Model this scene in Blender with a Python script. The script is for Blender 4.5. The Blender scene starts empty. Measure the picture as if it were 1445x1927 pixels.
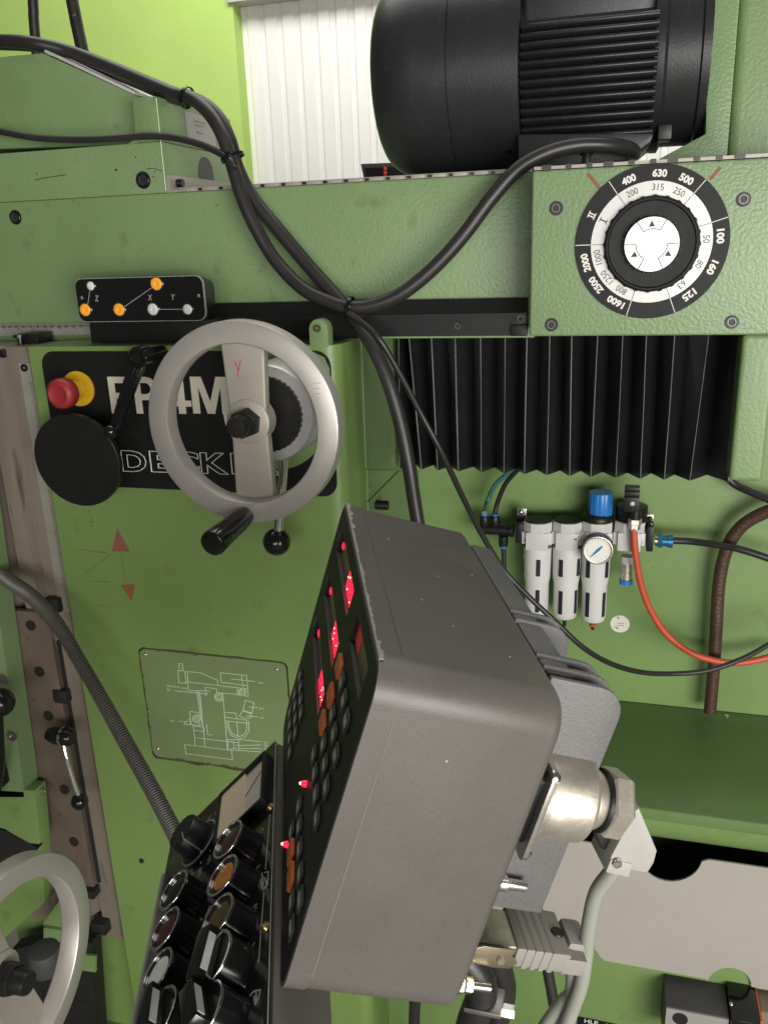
import bpy, bmesh, math, random
from mathutils import Vector as V, Matrix
import numpy as np
random.seed(7)
C = bpy.context.scene.collection
S = bpy.context.scene
# ------------------------------------------------------------------ camera, world, light
CAM = V((0, -1.0, 1.4))
R_ = V((0.96467781, 0.26123387, -0.03396442)); D_ = V((0.04825414, -0.30197836, -0.95209275)); F_ = V((-0.25897539, 0.91682383, -0.30391744))
FPX, CX, CY = 1560.0, 722.5, 963.5
cd = bpy.data.cameras.new('camera'); cam = bpy.data.objects.new('camera', cd); C.objects.link(cam)
cd.sensor_fit = 'VERTICAL'; cd.sensor_height = 24; cd.lens = FPX/1927*24; cd.clip_start = .02; cd.clip_end = 60
cam.matrix_world = Matrix(((R_.x, -D_.x, -F_.x, CAM.x), (R_.y, -D_.y, -F_.y, CAM.y), (R_.z, -D_.z, -F_.z, CAM.z), (0, 0, 0, 1)))
S.camera = cam
S.view_settings.view_transform = 'Standard'; S.view_settings.look = 'None'; S.view_settings.exposure = 0; S.view_settings.gamma = 1
S.cycles.use_denoising = True
S.cycles.max_bounces = 6
wd = bpy.data.worlds.new('World'); S.world = wd; wd.use_nodes = True
bg = wd.node_tree.nodes['Background']; bg.inputs[0].default_value = (1.0, .97, .93, 1); bg.inputs[1].default_value = .08
def area(name, loc, target, sx, sy, power, col=(1, .97, .92)):
    l = bpy.data.lights.new(name, 'AREA'); l.shape = 'RECTANGLE'; l.size = sx; l.size_y = sy; l.energy = power; l.color = col
    o = bpy.data.objects.new(name, l); C.objects.link(o); o.location = loc
    o.rotation_euler = (V(target)-V(loc)).to_track_quat('-Z', 'Y').to_euler(); return o
area('window_light', (1.3, -2.1, 1.10), (-.05, 0, 1.25), 1.5, 1.1, 58)
area('workshop_door_light', (1.6, -5.5, 1.3), (0, 0, 1.2), 5, 1.3, 150)
area('ceiling_light', (-.5, .95, 4.2), (-.5, .9, 1.0), 3.5, 2.2, 62)
area('hall_light', (-.6, 1.3, 3.7), (-.5, 3.0, 2.45), 3.0, .8, 70)

# ------------------------------------------------------------------ pixel-free layout helpers (survey of the photograph)
def ray(px, py): return R_*((px-CX)/FPX)+D_*((py-CY)/FPX)+F_
def onpl(px, py, O, n):
    d = ray(px, py); return CAM+d*((V(O)-CAM).dot(n)/d.dot(n))
def at(px, py, Y): return onpl(px, py, V((0, Y, 0)), V((0, 1, 0)))
def atX(px, py, X): return onpl(px, py, V((X, 0, 0)), V((1, 0, 0)))
def pxm(P): return (V(P)-CAM).dot(F_)/FPX          # metres per pixel at P
def project(P):
    v = V(P)-CAM; z = v.dot(F_); return (CX+FPX*v.dot(R_)/z, CY+FPX*v.dot(D_)/z)
EX, EY, EZ = V((1, 0, 0)), V((0, 1, 0)), V((0, 0, 1))
class Fr:                                           # local frame: a across, b up, c out of the surface
    def __init__(s, O, A=EX, B=EZ, Cc=None):
        s.O = V(O); s.A = V(A).normalized(); s.B = V(B).normalized(); s.C = V(Cc).normalized() if Cc is not None else s.A.cross(s.B)
    def p(s, a, b, c=0): return s.O+s.A*a+s.B*b+s.C*c
    def off(s, a, b, c=0): return Fr(s.p(a, b, c), s.A, s.B, s.C)
    def rot(s, t): return Fr(s.O, s.A*math.cos(t)+s.B*math.sin(t), s.B*math.cos(t)-s.A*math.sin(t), s.C)
def face(px, py, Y, dy=0): return Fr(at(px, py, Y))  # frame on a plane facing the viewer (c = -Y)

# ------------------------------------------------------------------ mesh helpers
def BM(): return bmesh.new()
def box(bm, f, a0, a1, b0, b1, c0, c1):
    vs = [bm.verts.new(f.p(a, b, c)) for c in (c0, c1) for b in (b0, b1) for a in (a0, a1)]
    for q in ((0, 2, 3, 1), (4, 5, 7, 6), (0, 1, 5, 4), (2, 6, 7, 3), (0, 4, 6, 2), (1, 3, 7, 5)):
        bm.faces.new([vs[i] for i in q])
def wbox(bm, x0, x1, y0, y1, z0, z1): box(bm, Fr((0, 0, 0), EX, EY, EZ), x0, x1, y0, y1, z0, z1)
def prism(bm, f, pts, c0, c1):
    lo = [bm.verts.new(f.p(a, b, c0)) for a, b in pts]; hi = [bm.verts.new(f.p(a, b, c1)) for a, b in pts]
    n = len(pts)
    bm.faces.new(lo[::-1]); bm.faces.new(hi)
    for i in range(n): bm.faces.new((lo[i], lo[(i+1) % n], hi[(i+1) % n], hi[i]))
def pprism(bm, pts, Y, dep):                        # outline surveyed on the plane y=Y, thickness dep backwards
    f = Fr((0, Y, 0)); q = [at(x, y, Y) for x, y in pts]
    prism(bm, f, [(p.x, p.z) for p in q], -dep, 0)
def rrect(w, h, r, n=5):
    o = []
    for cx, cy, s in ((w/2-r, h/2-r, 0), (-w/2+r, h/2-r, 90), (-w/2+r, -h/2+r, 180), (w/2-r, -h/2+r, 270)):
        for k in range(n+1):
            t = math.radians(s+90*k/n); o.append((cx+r*math.cos(t), cy+r*math.sin(t)))
    return o
def shift(pts, a, b): return [(x+a, y+b) for x, y in pts]
def lathe(bm, f, prof, n=32, closed=False):
    rings = []
    for r, h in prof:
        if r < 1e-6: rings.append([bm.verts.new(f.p(0, 0, h))])
        else: rings.append([bm.verts.new(f.p(r*math.cos(2*math.pi*k/n), r*math.sin(2*math.pi*k/n), h)) for k in range(n)])
    m = len(rings)
    for i in range(m if closed else m-1):
        a, b = rings[i], rings[(i+1) % m]
        for k in range(n):
            l = (k+1) % n
            if len(a) == 1 and len(b) == 1: continue
            if len(a) == 1: bm.faces.new((a[0], b[l], b[k])) if False else bm.faces.new((a[0], b[k], b[l]))
            elif len(b) == 1: bm.faces.new((a[k], b[0], a[l]))
            else: bm.faces.new((a[k], b[k], b[l], a[l]))
def cyl(bm, f, r, c0, c1, n=24, r1=None, ch=0):
    r1 = r if r1 is None else r1
    if ch: lathe(bm, f, [(0, c0), (r, c0), (r1, c1-ch), (r1-ch*.3, c1-ch*.3), (r1-ch, c1), (0, c1)], n)
    else: lathe(bm, f, [(0, c0), (r, c0), (r1, c1), (0, c1)], n)
def annulus(bm, f, r0, r1, c0, c1, n=64): lathe(bm, f, [(r0, c0), (r1, c0), (r1, c1), (r0, c1)], n, True)
def catmull(P, sub=8):
    P = [V(p) for p in P]; Q = [P[0]*2-P[1]]+P+[P[-1]*2-P[-2]]; o = []
    for i in range(1, len(Q)-2):
        a, b, c, d = Q[i-1:i+3]
        for k in range(sub):
            t = k/sub
            o.append(.5*((2*b)+(c-a)*t+(2*a-5*b+4*c-d)*t*t+(3*b-a-3*c+d)*t**3))
    o.append(P[-1]); return o
def tube(bm, pts, r, n=12, sub=8, smooth=True, caps=True):
    P = catmull(pts, sub) if smooth and len(pts) > 2 else [V(p) for p in pts]
    rr = r if callable(r) else (lambda t: r)
    T = [(P[min(i+1, len(P)-1)]-P[max(i-1, 0)]).normalized() for i in range(len(P))]
    nrm = T[0].orthogonal().normalized(); prev = None
    for i, p in enumerate(P):
        nrm = (nrm-T[i]*nrm.dot(T[i])).normalized(); b = T[i].cross(nrm)
        q = rr(i/(len(P)-1))
        ring = [bm.verts.new(p+(nrm*math.cos(2*math.pi*k/n)+b*math.sin(2*math.pi*k/n))*q) for k in range(n)]
        if prev:
            for k in range(n): bm.faces.new((prev[k], prev[(k+1) % n], ring[(k+1) % n], ring[k]))
        elif caps: bm.faces.new(ring[::-1])
        prev = ring
    if caps: bm.faces.new(prev)
def bar(bm, p, q, w, nrm, t):                       # flat printed / inlaid line from p to q on a surface with normal nrm
    p, q = V(p), V(q); d = (q-p); L = d.length; f = Fr(p, d, V(nrm).cross(d), nrm)
    box(bm, f, 0, L, -w/2, w/2, 0, t)
def sphere(bm, c, r, n=24, f=None):
    f = f or Fr(c); lathe(bm, Fr(c, f.A, f.B, f.C), [(r*math.sin(math.pi*k/(n//2)), -r*math.cos(math.pi*k/(n//2))) for k in range(n//2+1)], n)
def hexa(bm, f, r, c0, c1, n=6): lathe(bm, f, [(0, c0), (r, c0), (r, c1-.12*r), (r*.93, c1), (0, c1)], n)
def text(bm, s, f, w, h, bold=0.0, t=.0003, outline=0, res=3):
    cu = bpy.data.curves.new('t', 'FONT'); cu.body = s; cu.resolution_u = res; cu.offset = bold
    if outline: cu.fill_mode = 'NONE'; cu.bevel_depth = outline; cu.bevel_resolution = 0
    o = bpy.data.objects.new('t', cu); C.objects.link(o)
    dg = bpy.context.evaluated_depsgraph_get(); me = bpy.data.meshes.new_from_object(o.evaluated_get(dg))
    co = [v.co.copy() for v in me.vertices]
    if co:
        x0 = min(c.x for c in co); x1 = max(c.x for c in co); y0 = min(c.y for c in co); y1 = max(c.y for c in co)
        sy = h/(y1-y0); sx = w/(x1-x0) if w else sy
        vs = [bm.verts.new(f.p((c.x-(x0+x1)/2)*sx, (c.y-(y0+y1)/2)*sy, t+(c.z*sy if outline else 0))) for c in co]
        for p in me.polygons:
            try: bm.faces.new([vs[i] for i in p.vertices])
            except ValueError: pass
    bpy.data.objects.remove(o); bpy.data.curves.remove(cu); bpy.data.meshes.remove(me)
WL = {}
def obj(name, bm, mat, parent=None, bevel=0, seg=2, smooth=35, recalc=True):
    if recalc: bmesh.ops.recalc_face_normals(bm, faces=bm.faces)
    if bevel:
        es = [e for e in bm.edges if len(e.link_faces) == 2 and e.calc_face_angle(0) > math.radians(32)]
        bmesh.ops.bevel(bm, geom=es, offset=bevel, segments=seg, profile=.6, affect='EDGES', clamp_overlap=True)
    co = [v.co for v in bm.verts]
    c = V([(min(p[i] for p in co)+max(p[i] for p in co))/2 for i in range(3)])
    bmesh.ops.translate(bm, verts=bm.verts, vec=-c)
    me = bpy.data.meshes.new(name); bm.to_mesh(me); bm.free()
    if smooth:
        me.polygons.foreach_set('use_smooth', [True]*len(me.polygons)); me.set_sharp_from_angle(angle=math.radians(smooth))
    me.materials.append(mat); o = bpy.data.objects.new(name, me); C.objects.link(o)
    if parent: o.parent = parent; o.location = c-WL[parent.name]
    else: o.location = c
    WL[o.name] = c; return o
def tag(o, label, cat, group=None, kind=None):
    if label: o['label'] = label
    if cat: o['category'] = cat
    if group: o['group'] = group
    if kind: o['kind'] = kind
    return o
def thing(name, label, cat, loc, group=None):
    o = bpy.data.objects.new(name, None); o.empty_display_size = .02; C.objects.link(o); o.location = loc; WL[o.name] = V(loc)
    return tag(o, label, cat, group)

# ------------------------------------------------------------------ materials
def mat(name, col, rough=.5, metal=0, var=.12, vscale=30, bump=0, bscale=400, bdist=.001, spec=.5, emit=0, ecol=None, rvar=.08, dirt=0, dcol=(.03, .03, .025), coat=0, stretch=None, vor=False, trans=0, grain=0):
    m = bpy.data.materials.new(name); m.use_nodes = True; N = m.node_tree.nodes; L = m.node_tree.links; b = N['Principled BSDF']
    b.inputs['Roughness'].default_value = rough; b.inputs['Metallic'].default_value = metal
    b.inputs['Specular IOR Level'].default_value = spec; b.inputs['Coat Weight'].default_value = coat; b.inputs['Coat Roughness'].default_value = .15
    b.inputs['Transmission Weight'].default_value = trans
    tc = N.new('ShaderNodeTexCoord'); src = tc.outputs['Object']
    if stretch:
        mp = N.new('ShaderNodeMapping'); mp.inputs['Scale'].default_value = stretch; L.new(src, mp.inputs[0]); src = mp.outputs[0]
    n1 = N.new('ShaderNodeTexNoise'); n1.inputs['Scale'].default_value = vscale; n1.inputs['Detail'].default_value = 5; n1.inputs['Roughness'].default_value = .6; L.new(src, n1.inputs['Vector'])
    mx = N.new('ShaderNodeMix'); mx.data_type = 'RGBA'
    mx.inputs[6].default_value = (*[c*(1-var) for c in col], 1); mx.inputs[7].default_value = (*[min(1, c*(1+var)) for c in col], 1)
    L.new(n1.outputs[0], mx.inputs[0]); out = mx.outputs[2]
    if dirt:
        n2 = N.new('ShaderNodeTexNoise'); n2.inputs['Scale'].default_value = vscale*4; n2.inputs['Detail'].default_value = 6; L.new(src, n2.inputs['Vector'])
        rp = N.new('ShaderNodeValToRGB'); rp.color_ramp.elements[0].position = .62; rp.color_ramp.elements[1].position = .78
        rp.color_ramp.elements[1].color = (dirt, dirt, dirt, 1); rp.color_ramp.elements[0].color = (0, 0, 0, 1); L.new(n2.outputs[0], rp.inputs[0])
        m2 = N.new('ShaderNodeMix'); m2.data_type = 'RGBA'; L.new(rp.outputs[0], m2.inputs[0]); L.new(out, m2.inputs[6]); m2.inputs[7].default_value = (*dcol, 1); out = m2.outputs[2]
    if grain:
        n4 = N.new('ShaderNodeTexNoise'); n4.inputs['Scale'].default_value = 900; n4.inputs['Detail'].default_value = 2; L.new(tc.outputs['Object'], n4.inputs['Vector'])
        m3 = N.new('ShaderNodeMix'); m3.data_type = 'RGBA'; m3.blend_type = 'MULTIPLY'; m3.inputs[0].default_value = grain
        rg = N.new('ShaderNodeMapRange'); rg.inputs[1].default_value = .3; rg.inputs[2].default_value = .7; rg.inputs[3].default_value = .5; rg.inputs[4].default_value = 1.4; L.new(n4.outputs[0], rg.inputs[0])
        L.new(out, m3.inputs[6]); L.new(rg.outputs[0], m3.inputs[7]); out = m3.outputs[2]
    L.new(out, b.inputs['Base Color'])
    if rvar:
        mr = N.new('ShaderNodeMapRange'); mr.inputs[3].default_value = max(.02, rough-rvar); mr.inputs[4].default_value = min(1, rough+rvar); L.new(n1.outputs[0], mr.inputs[0]); L.new(mr.outputs[0], b.inputs['Roughness'])
    if bump:
        if vor: n3 = N.new('ShaderNodeTexVoronoi'); n3.feature = 'SMOOTH_F1'; n3.inputs['Scale'].default_value = bscale
        else: n3 = N.new('ShaderNodeTexNoise'); n3.inputs['Scale'].default_value = bscale; n3.inputs['Detail'].default_value = 3
        L.new(src, n3.inputs['Vector'])
        bp = N.new('ShaderNodeBump'); bp.inputs['Strength'].default_value = bump; bp.inputs['Distance'].default_value = bdist; L.new(n3.outputs[0], bp.inputs['Height']); L.new(bp.outputs[0], b.inputs['Normal'])
    if emit: b.inputs['Emission Color'].default_value = (*(ecol or col), 1); b.inputs['Emission Strength'].default_value = emit
    return m
G = (.168, .256, .110)
M = dict(
 green=mat('green_paint', G, .42, bump=.5, bscale=220, bdist=.0012, var=.17, vscale=6, dirt=.4, rvar=.1),
 hammer=mat('green_hammered_paint', (.182, .275, .128), .36, bump=.5, bscale=250, bdist=.0016, var=.08, vscale=10, rvar=.05),
 panel=mat('green_sheet_paint', (.165, .262, .085), .40, bump=.3, bscale=120, bdist=.0008, var=.2, vscale=5, dirt=.3, rvar=.1),
 shelf=mat('oily_dark_green_paint', (.115, .20, .066), .45, bump=.2, bscale=120, bdist=.0008, var=.2, vscale=8, dirt=.3),  # green darkened to carry the shade lying on the shelf
 oldgreen=mat('oily_green_paint', (.155, .243, .072), .42, bump=.25, bscale=160, bdist=.001, var=.22, vscale=5, dirt=.45, dcol=(.05, .08, .02)),
 plategreen=mat('green_print', (.145, .228, .082), .42, var=.08),
 ipgreen=mat('dull_green_plate', (.165, .225, .10), .4, var=.12, vscale=25, dirt=.35, dcol=(.10, .09, .04)),
 black=mat('black_plastic', (.010, .010, .010), .4, spec=.35, bump=.2, bscale=500, bdist=.0003),
 gloss=mat('black_gloss_plastic', (.008, .008, .008), .16, rvar=.04),
 matt=mat('black_print', (.009, .010, .009), .48, var=.2, vscale=60, spec=.25),
 motor=mat('black_motor_paint', (.019, .019, .021), .40, bump=.3, bscale=330, bdist=.0006, dirt=.3, dcol=(.06, .06, .055)),
 bellow=mat('black_bellows_cloth', (.010, .010, .011), .33, bump=.25, bscale=500, bdist=.0003, rvar=.1),
 worn=mat('worn_grey_edge', (.30, .29, .28), .55, var=.4, vscale=300),
 rubber=mat('black_cable_rubber', (.019, .018, .0175), .4, bump=.25, bscale=140, bdist=.0006, var=.25, vscale=60),
 rubber2=mat('dark_grey_cable_sheath', (.024, .022, .021), .4, bump=.2, bscale=100, bdist=.0005, var=.25, vscale=40),
 house=mat('dark_grey_textured_paint', (.104, .094, .084), .44, bump=.22, bscale=900, bdist=.0004, var=.2, vscale=14, rvar=.10, grain=.18, dirt=.18, dcol=(.07, .062, .055), spec=.5),
 fin=mat('grey_cast_paint', (.12, .117, .115), .5, bump=.4, bscale=600, bdist=.0006, var=.15, vscale=30, grain=.4),
 alu=mat('satin_aluminium', (.46, .435, .40), .42, .55, var=.06, vscale=40, bump=.08, bscale=900, bdist=.0002),
 cast=mat('cast_aluminium', (.40, .365, .315), .5, .5, var=.14, vscale=30, bump=.2, bscale=600, bdist=.0004, dirt=.3, dcol=(.2, .16, .11)),
 chrome=mat('chrome', (.8, .8, .8), .12, 1, rvar=.04),
 steel=mat('dull_steel', (.42, .40, .37), .4, 1, var=.15, dirt=.3, dcol=(.15, .11, .08)),
 bright=mat('bright_zinc', (.72, .70, .66), .28, 1, var=.15, vscale=60),
 screw=mat('black_oxide_steel', (.05, .05, .048), .35, .9, rvar=.1),
 way=mat('brown_ground_steel', (.28, .232, .185), .40, .4, var=.5, vscale=14, dirt=.7, dcol=(.05, .035, .028), stretch=(1, 1, .15)),
 way2=mat('brown_stained_steel', (.185, .138, .112), .40, .4, var=.4, vscale=18, dirt=.7, dcol=(.05, .035, .028)),
 rule=mat('grey_scale_metal', (.34, .32, .27), .45, .3, var=.2, vscale=40, dirt=.4, dcol=(.14, .10, .07)),
 nickel=mat('nickel_plate', (.60, .55, .46), .42, .8, var=.3, vscale=70, bump=.3, bscale=260, bdist=.0006, dirt=.5, dcol=(.22, .19, .14)),
 brass2=mat('pale_brass', (.62, .52, .38), .3, 1, var=.12),
 brass=mat('brass', (.66, .50, .22), .28, 1),
 white=mat('white_print', (.74, .72, .66), .5, var=.06),
 ring=mat('silver_print', (.47, .47, .455), .35, .35, var=.05),
 ink=mat('black_ink', (.02, .02, .02), .5),
 disc=mat('pale_aluminium_disc', (.74, .76, .74), .32, .25, var=.04),
 cream=mat('cream_letter_print', (.60, .56, .45), .5, var=.06),
 red=mat('red_plastic', (.28, .018, .022), .5, var=.1, bump=.1),
 yellow=mat('yellow_plastic', (.66, .40, .015), .42, var=.12, vscale=40, dirt=.2, dcol=(.3, .15, .02)),
 amber=mat('amber_lens', (.75, .30, .02), .2, emit=.25, ecol=(1, .42, .03), var=.2, vscale=200),
 clear=mat('clear_lens', (.72, .72, .70), .15, var=.12, vscale=300, bump=.5, bscale=700, bdist=.0006),
 redmark=mat('faded_red_print', (.235, .085, .048), .6, var=.25, vscale=90),
 stain=mat('red_marker', (.42, .06, .09), .6),
 faint=mat('faint_scratch', (.10, .12, .05), .6),
 thinw=mat('pale_line_print', (.56, .64, .48), .5),
 scuff=mat('light_scuff', (.135, .122, .108), .6),  # scuff colour, also used for the painted seam highlight
 scuffd=mat('dark_scuff', (.06, .054, .048), .6),
 pale=mat('pale_worn_metal', (.62, .61, .58), .35, .3, var=.15, vscale=50),  # pale colour of the sheen painted on the housing top
 foldedge=mat('scuffed_fold_edge', (.125, .125, .122), .55, var=.8, vscale=220),
 rust=mat('brown_oil_stain', (.06, .05, .022), .6, var=.4, vscale=80),
 blue=mat('blue_plastic', (.02, .17, .50), .32, var=.06),
 bluef=mat('blue_fitting', (.03, .16, .30), .3, .5),
 teal=mat('teal_hose', (.05, .16, .15), .35),
 hosered=mat('red_hose', (.50, .075, .035), .45, var=.15, vscale=80, bump=.2, bscale=300, bdist=.0004),
 brown=mat('brown_braided_hose', (.066, .031, .021), .4, var=.6, vscale=260, bump=.9, bscale=300, bdist=.0016),
 frl=mat('light_grey_cast', (.56, .55, .54), .42, var=.05, vscale=60, bump=.1, bscale=500, bdist=.0003),
 bowl=mat('white_plastic_bowl', (.62, .61, .60), .36, var=.05),
 slot=mat('smoked_window', (.02, .02, .03), .15),
 dialw=mat('gauge_white', (.80, .78, .70), .45, var=.03),
 glass=mat('gauge_glass', (1, 1, 1), .03, trans=1, var=0, rvar=0),
 orange=mat('orange_key', (.50, .12, .03), .45, var=.08),
 key=mat('dark_key', (.035, .035, .034), .4),
 keyp=mat('worn_key_print', (.30, .32, .26), .5, var=.4, vscale=300),
 redglass=mat('red_display_filter', (.055, .016, .010), .2, var=.1),
 led=mat('lit_red_led', (.9, .02, .05), .3, emit=1.5, ecol=(1, .010, .055), var=.2),
 ledcore=mat('led_hot_core', (1, .5, .4), .3, emit=3, ecol=(1, .45, .30)),
 leddim=mat('dim_red_led', (.3, .01, .02), .3, emit=.42, ecol=(.9, .012, .045)),
 ledfaint=mat('faint_red_display', (.10, .01, .01), .3, emit=.13, ecol=(.9, .012, .05)),
 lred=mat('dark_red_lens', (.06, .012, .010), .25, var=.2),
 lamb=mat('amber_brown_lens', (.42, .16, .025), .3, var=.5, vscale=90),
 lolive=mat('olive_lens', (.085, .06, .02), .25, var=.6, vscale=80),
 lwhite=mat('white_lens', (.62, .62, .60), .4, var=.04),
 paper=mat('cream_meter_scale', (.62, .52, .36), .5, var=.06, vscale=60, dirt=.1, dcol=(.4, .3, .2)),
 meter=mat('meter_face', (.50, .46, .40), .4, var=.2, vscale=60, dirt=.5, dcol=(.25, .2, .17)),
 cover=mat('grey_sheet_cover', (.38, .355, .315), .5, var=.07, vscale=16, dirt=.18, dcol=(.28, .26, .23), bump=.1, bscale=200, bdist=.0006),
 greyc=mat('grey_cable', (.27, .28, .235), .42, var=.1, bump=.15, bscale=100, bdist=.0006),
 hood=mat('grey_connector_hood', (.36, .35, .32), .5, var=.12, vscale=60, dirt=.3, dcol=(.18, .16, .13)),
 hood2=mat('dark_connector_hood', (.25, .235, .21), .5, var=.12),
 wallg=mat('lime_wall_paint', (.45, .65, .165), .7, var=.1, vscale=2.5, bump=.3, bscale=90, bdist=.003),
 wallw=mat('white_cladding', (.80, .79, .76), .5, var=.03, vscale=5),
 beam=mat('grey_beam', (.5, .47, .44), .6),
 conc=mat('concrete_floor', (.16, .15, .13), .7, var=.3, vscale=6, bump=.3, bscale=40, bdist=.002),
 dark=mat('dark_oily_iron', (.014, .014, .013), .5, var=.3, vscale=40),  # dark iron, also painted in where gaps and recesses lie in shade
 grit2=mat('worn_black_steel', (.16, .16, .155), .35, .8),
 grit=mat('dark_grey_iron', (.05, .05, .052), .5, var=.2, vscale=40),
 plate=mat('grey_type_plate', (.36, .35, .33), .45, .2, var=.08),
 conduit=mat('grey_corrugated_conduit', (.075, .070, .060), .45, var=.2, vscale=60),
 foot=mat('brown_carton', (.22, .16, .11), .7),
)

def socket(p, r, par):                              # recessed socket head screw: dark counterbore, steel head ring, hex hole
    f = Fr(p); b = BM(); lathe(b, f, [(0, .0003), (r*1.08, .0003), (r*1.08, 0)], 28); lathe(b, f, [(r*.5, .0004), (r*.5, .0022), (r*.82, .0022), (r*.92, .0012), (r*.92, .0004)], 28, True); o = obj('socket_screw', b, M['screw'], par)
    b = BM(); lathe(b, f, [(r*.42, .0010), (r*.5, .0025), (r*.58, .0025), (r*.58, .0022)], 28); obj('socket_rim', b, M['grit2'], o)
    b = BM(); cyl(b, f, r*.43, .0004, .0009, 6); obj('hex_socket', b, M['dark'], o); return o

# ------------------------------------------------------------------ setting
bm = BM(); wbox(bm, -8, 8, -8, 8, -.02, 0); tag(obj('floor', bm, M['conc']), 'grey concrete workshop floor', None, kind='structure')
YW = 3.0
bx = at(445, 100, YW).x
bm = BM(); wbox(bm, -6, bx, YW, YW+.15, 0, 5.5); tag(obj('wall', bm, M['wallg']), 'lime green painted workshop wall', None, kind='structure')
# ribbed white cladding beside it: each rib a panel of its own
cl = tag(obj('cladding', (lambda b: (wbox(b, bx, 3.2, YW+.09, YW+.15, 0, 5.5), b)[1])(BM()), M['wallw']), 'white ribbed sheet wall beyond the machine', None, kind='structure')
pit = at(477, 100, YW+.09).x-at(445, 100, YW+.09).x
for k in range(40):
    bm = BM(); x = bx+.02+k*pit
    prism(bm, Fr((x, YW+.09, 2.5), EX, EY, EZ), [(.08*pit, 0.001), (.16*pit, -.010), (.74*pit, -.010), (.82*pit, 0.001)], -2.5, 3.0)
    o = obj('rib_panel', bm, M['wallw'], cl)
bm = BM(); z = at(480, 1, YW).z; wbox(bm, bx-.02, 3.2, YW-.02, YW+.07, z, z+.2); tag(obj('roof_beam', bm, M['beam']), 'grey steel beam above the white cladding', None, kind='structure')

# ------------------------------------------------------------------ machine column
XL, XR, ZT = -.789, -.335, 1.285
col = thing('machine_column', 'broad green machine column carrying the black lettered panel and round dark cover', 'machine column', (-.56, .15, 0))
bm = BM(); r = .022
pts = [(XL, 0), (XR-r, 0)]+[(XR-r+r*math.sin(t), r-r*math.cos(t)) for t in [math.radians(a) for a in range(10, 91, 10)]]+[(XR, .075), (XR, .42), (XL, .42)]
prism(bm, Fr((0, 0, 0), EX, EY, EZ), pts, 0.0, ZT); obj('column_body', bm, M['oldgreen'], col, smooth=25)
# recessed dark top pocket beside the lug
bm = BM(); q = [(at(x, y, 0).x) for x, y in ((618, 650), (672, 645))]
wbox(bm, q[0]-.2, XR-.012, .018, .098, ZT-.0005, ZT+.002); obj('top_pocket', bm, M['dark'], col)
# mounting lug
f = face(601, 650, -.0); w = .0265/2*1.0
bm = BM(); prism(bm, f, [(-.0125, -.002), (.0125, -.002), (.0125, .020)]+[(.0125*math.cos(t), .020+.0125*math.sin(t)) for t in [math.radians(a) for a in range(15, 180, 15)]]+[(-.0125, .020)], -.02, .002)
lug = obj('mounting_lug', bm, M['green'], col, bevel=.0025)
bm = BM(); annulus(bm, Fr(at(597, 618, -.003)), .002, .0048, 0, .0012, 20); obj('screw', bm, M['rust'], lug)
# side flap sheet with diagonal seam on the right side face (plane x = XR)
fs = Fr((XR, 0, 0), EY, EZ, EX)
def onside(px, py): p = atX(px, py, XR+.001); return (p.y, p.z)
bm = BM(); a = [onside(x, y) for x, y in ((691, 884), (747, 884), (691, 941))]; prism(bm, fs, a, 0, .0022); obj('side_flap', bm, M['green'], col)
bm = BM(); b0 = [onside(x, y) for x, y in ((692, 944), (749, 887), (790, 884), (790, 1120), (697, 1120))]; prism(bm, fs, b0, 0, .0022); obj('side_flap', bm, M['green'], col)
bm = BM(); b0 = [onside(x, y) for x, y in ((680, 640), (748, 632), (748, 881), (689, 881))]; prism(bm, fs, b0, 0, .0018); obj('side_panel', bm, M['green'], col)
bm = BM(); p = atX(697, 921, XR+.002); cyl(bm, Fr(p, EY, EZ, EX), .007, 0, .0012, 20); obj('plug', bm, M['oldgreen'], col)
bm = BM(); p = atX(707, 950, XR+.002); cyl(bm, Fr(p, EY, EZ, EX), .007, 0, .02, 20, ch=.002); obj('hinge_pin', bm, M['black'], col)
bm = BM(); p = at(267, 1620, -.001); cyl(bm, Fr(p), .0042, -.002, .0014, 20); obj('hole', bm, M['dark'], col)
# nameplate
npl = BM(); A0 = at(77, 661, 0); A1 = at(636, 935, 0); cxp, czp = (A0.x+A1.x)/2, (A0.z+A1.z)/2; PW, PH = A1.x-A0.x, A0.z-A1.z
f = Fr((cxp, 0, czp))
prism(npl, f, rrect(PW, PH, .02, 6), 0, .0016); nplate = obj('nameplate', npl, M['matt'], col)
bm = BM(); gc = at(512, 775, 0)
gl = [(at(505, 663, 0).x, A0.z-.0015), (A1.x-.022, A0.z-.0015), (A1.x-.008, A0.z-.008), (A1.x-.0015, A0.z-.022), (A1.x-.0015, at(620, 850, 0).z)]
for k in range(9):
    t = math.radians(-22-78*k/8); gl.append((gc.x+.078*math.cos(t), gc.z+.078*math.sin(t)))
prism(bm, Fr((0, 0, 0)), gl, .0016, .0020); obj('green_field', bm, M['plategreen'], nplate)
def tline(s, x0, x1, y0, y1, m, bold=0, outline=0):
    p = at((x0+x1)/2, (y0+y1)/2, -.0016); h = at(x0, y0, 0).z-at(x0, y1, 0).z; w = at(x1, y1, 0).x-at(x0, y1, 0).x
    b = BM(); text(b, s, Fr(p), w, h, bold, .0005, outline); return obj('lettering', b, m, nplate, smooth=0)
def glyph(x0, x1, polys, y0=709, y1=779):              # block letter from outlines on a unit square
    q0, q1, q2 = at(x0, (y0+y1)/2, -.0016), at(x1, (y0+y1)/2, -.0016), at((x0+x1)/2, y0, -.0016)
    hh = (q2.z-(q0.z+q1.z)/2)*2; f = Fr(V((q0.x, -.0016, (q0.z+q1.z)/2-hh/2))); b = BM()
    for pl in polys: prism(b, f, [(a*(q1.x-q0.x), c*hh) for a, c in pl], 0, .0004)
    obj('letter', b, M['cream'], nplate, smooth=0)
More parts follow.
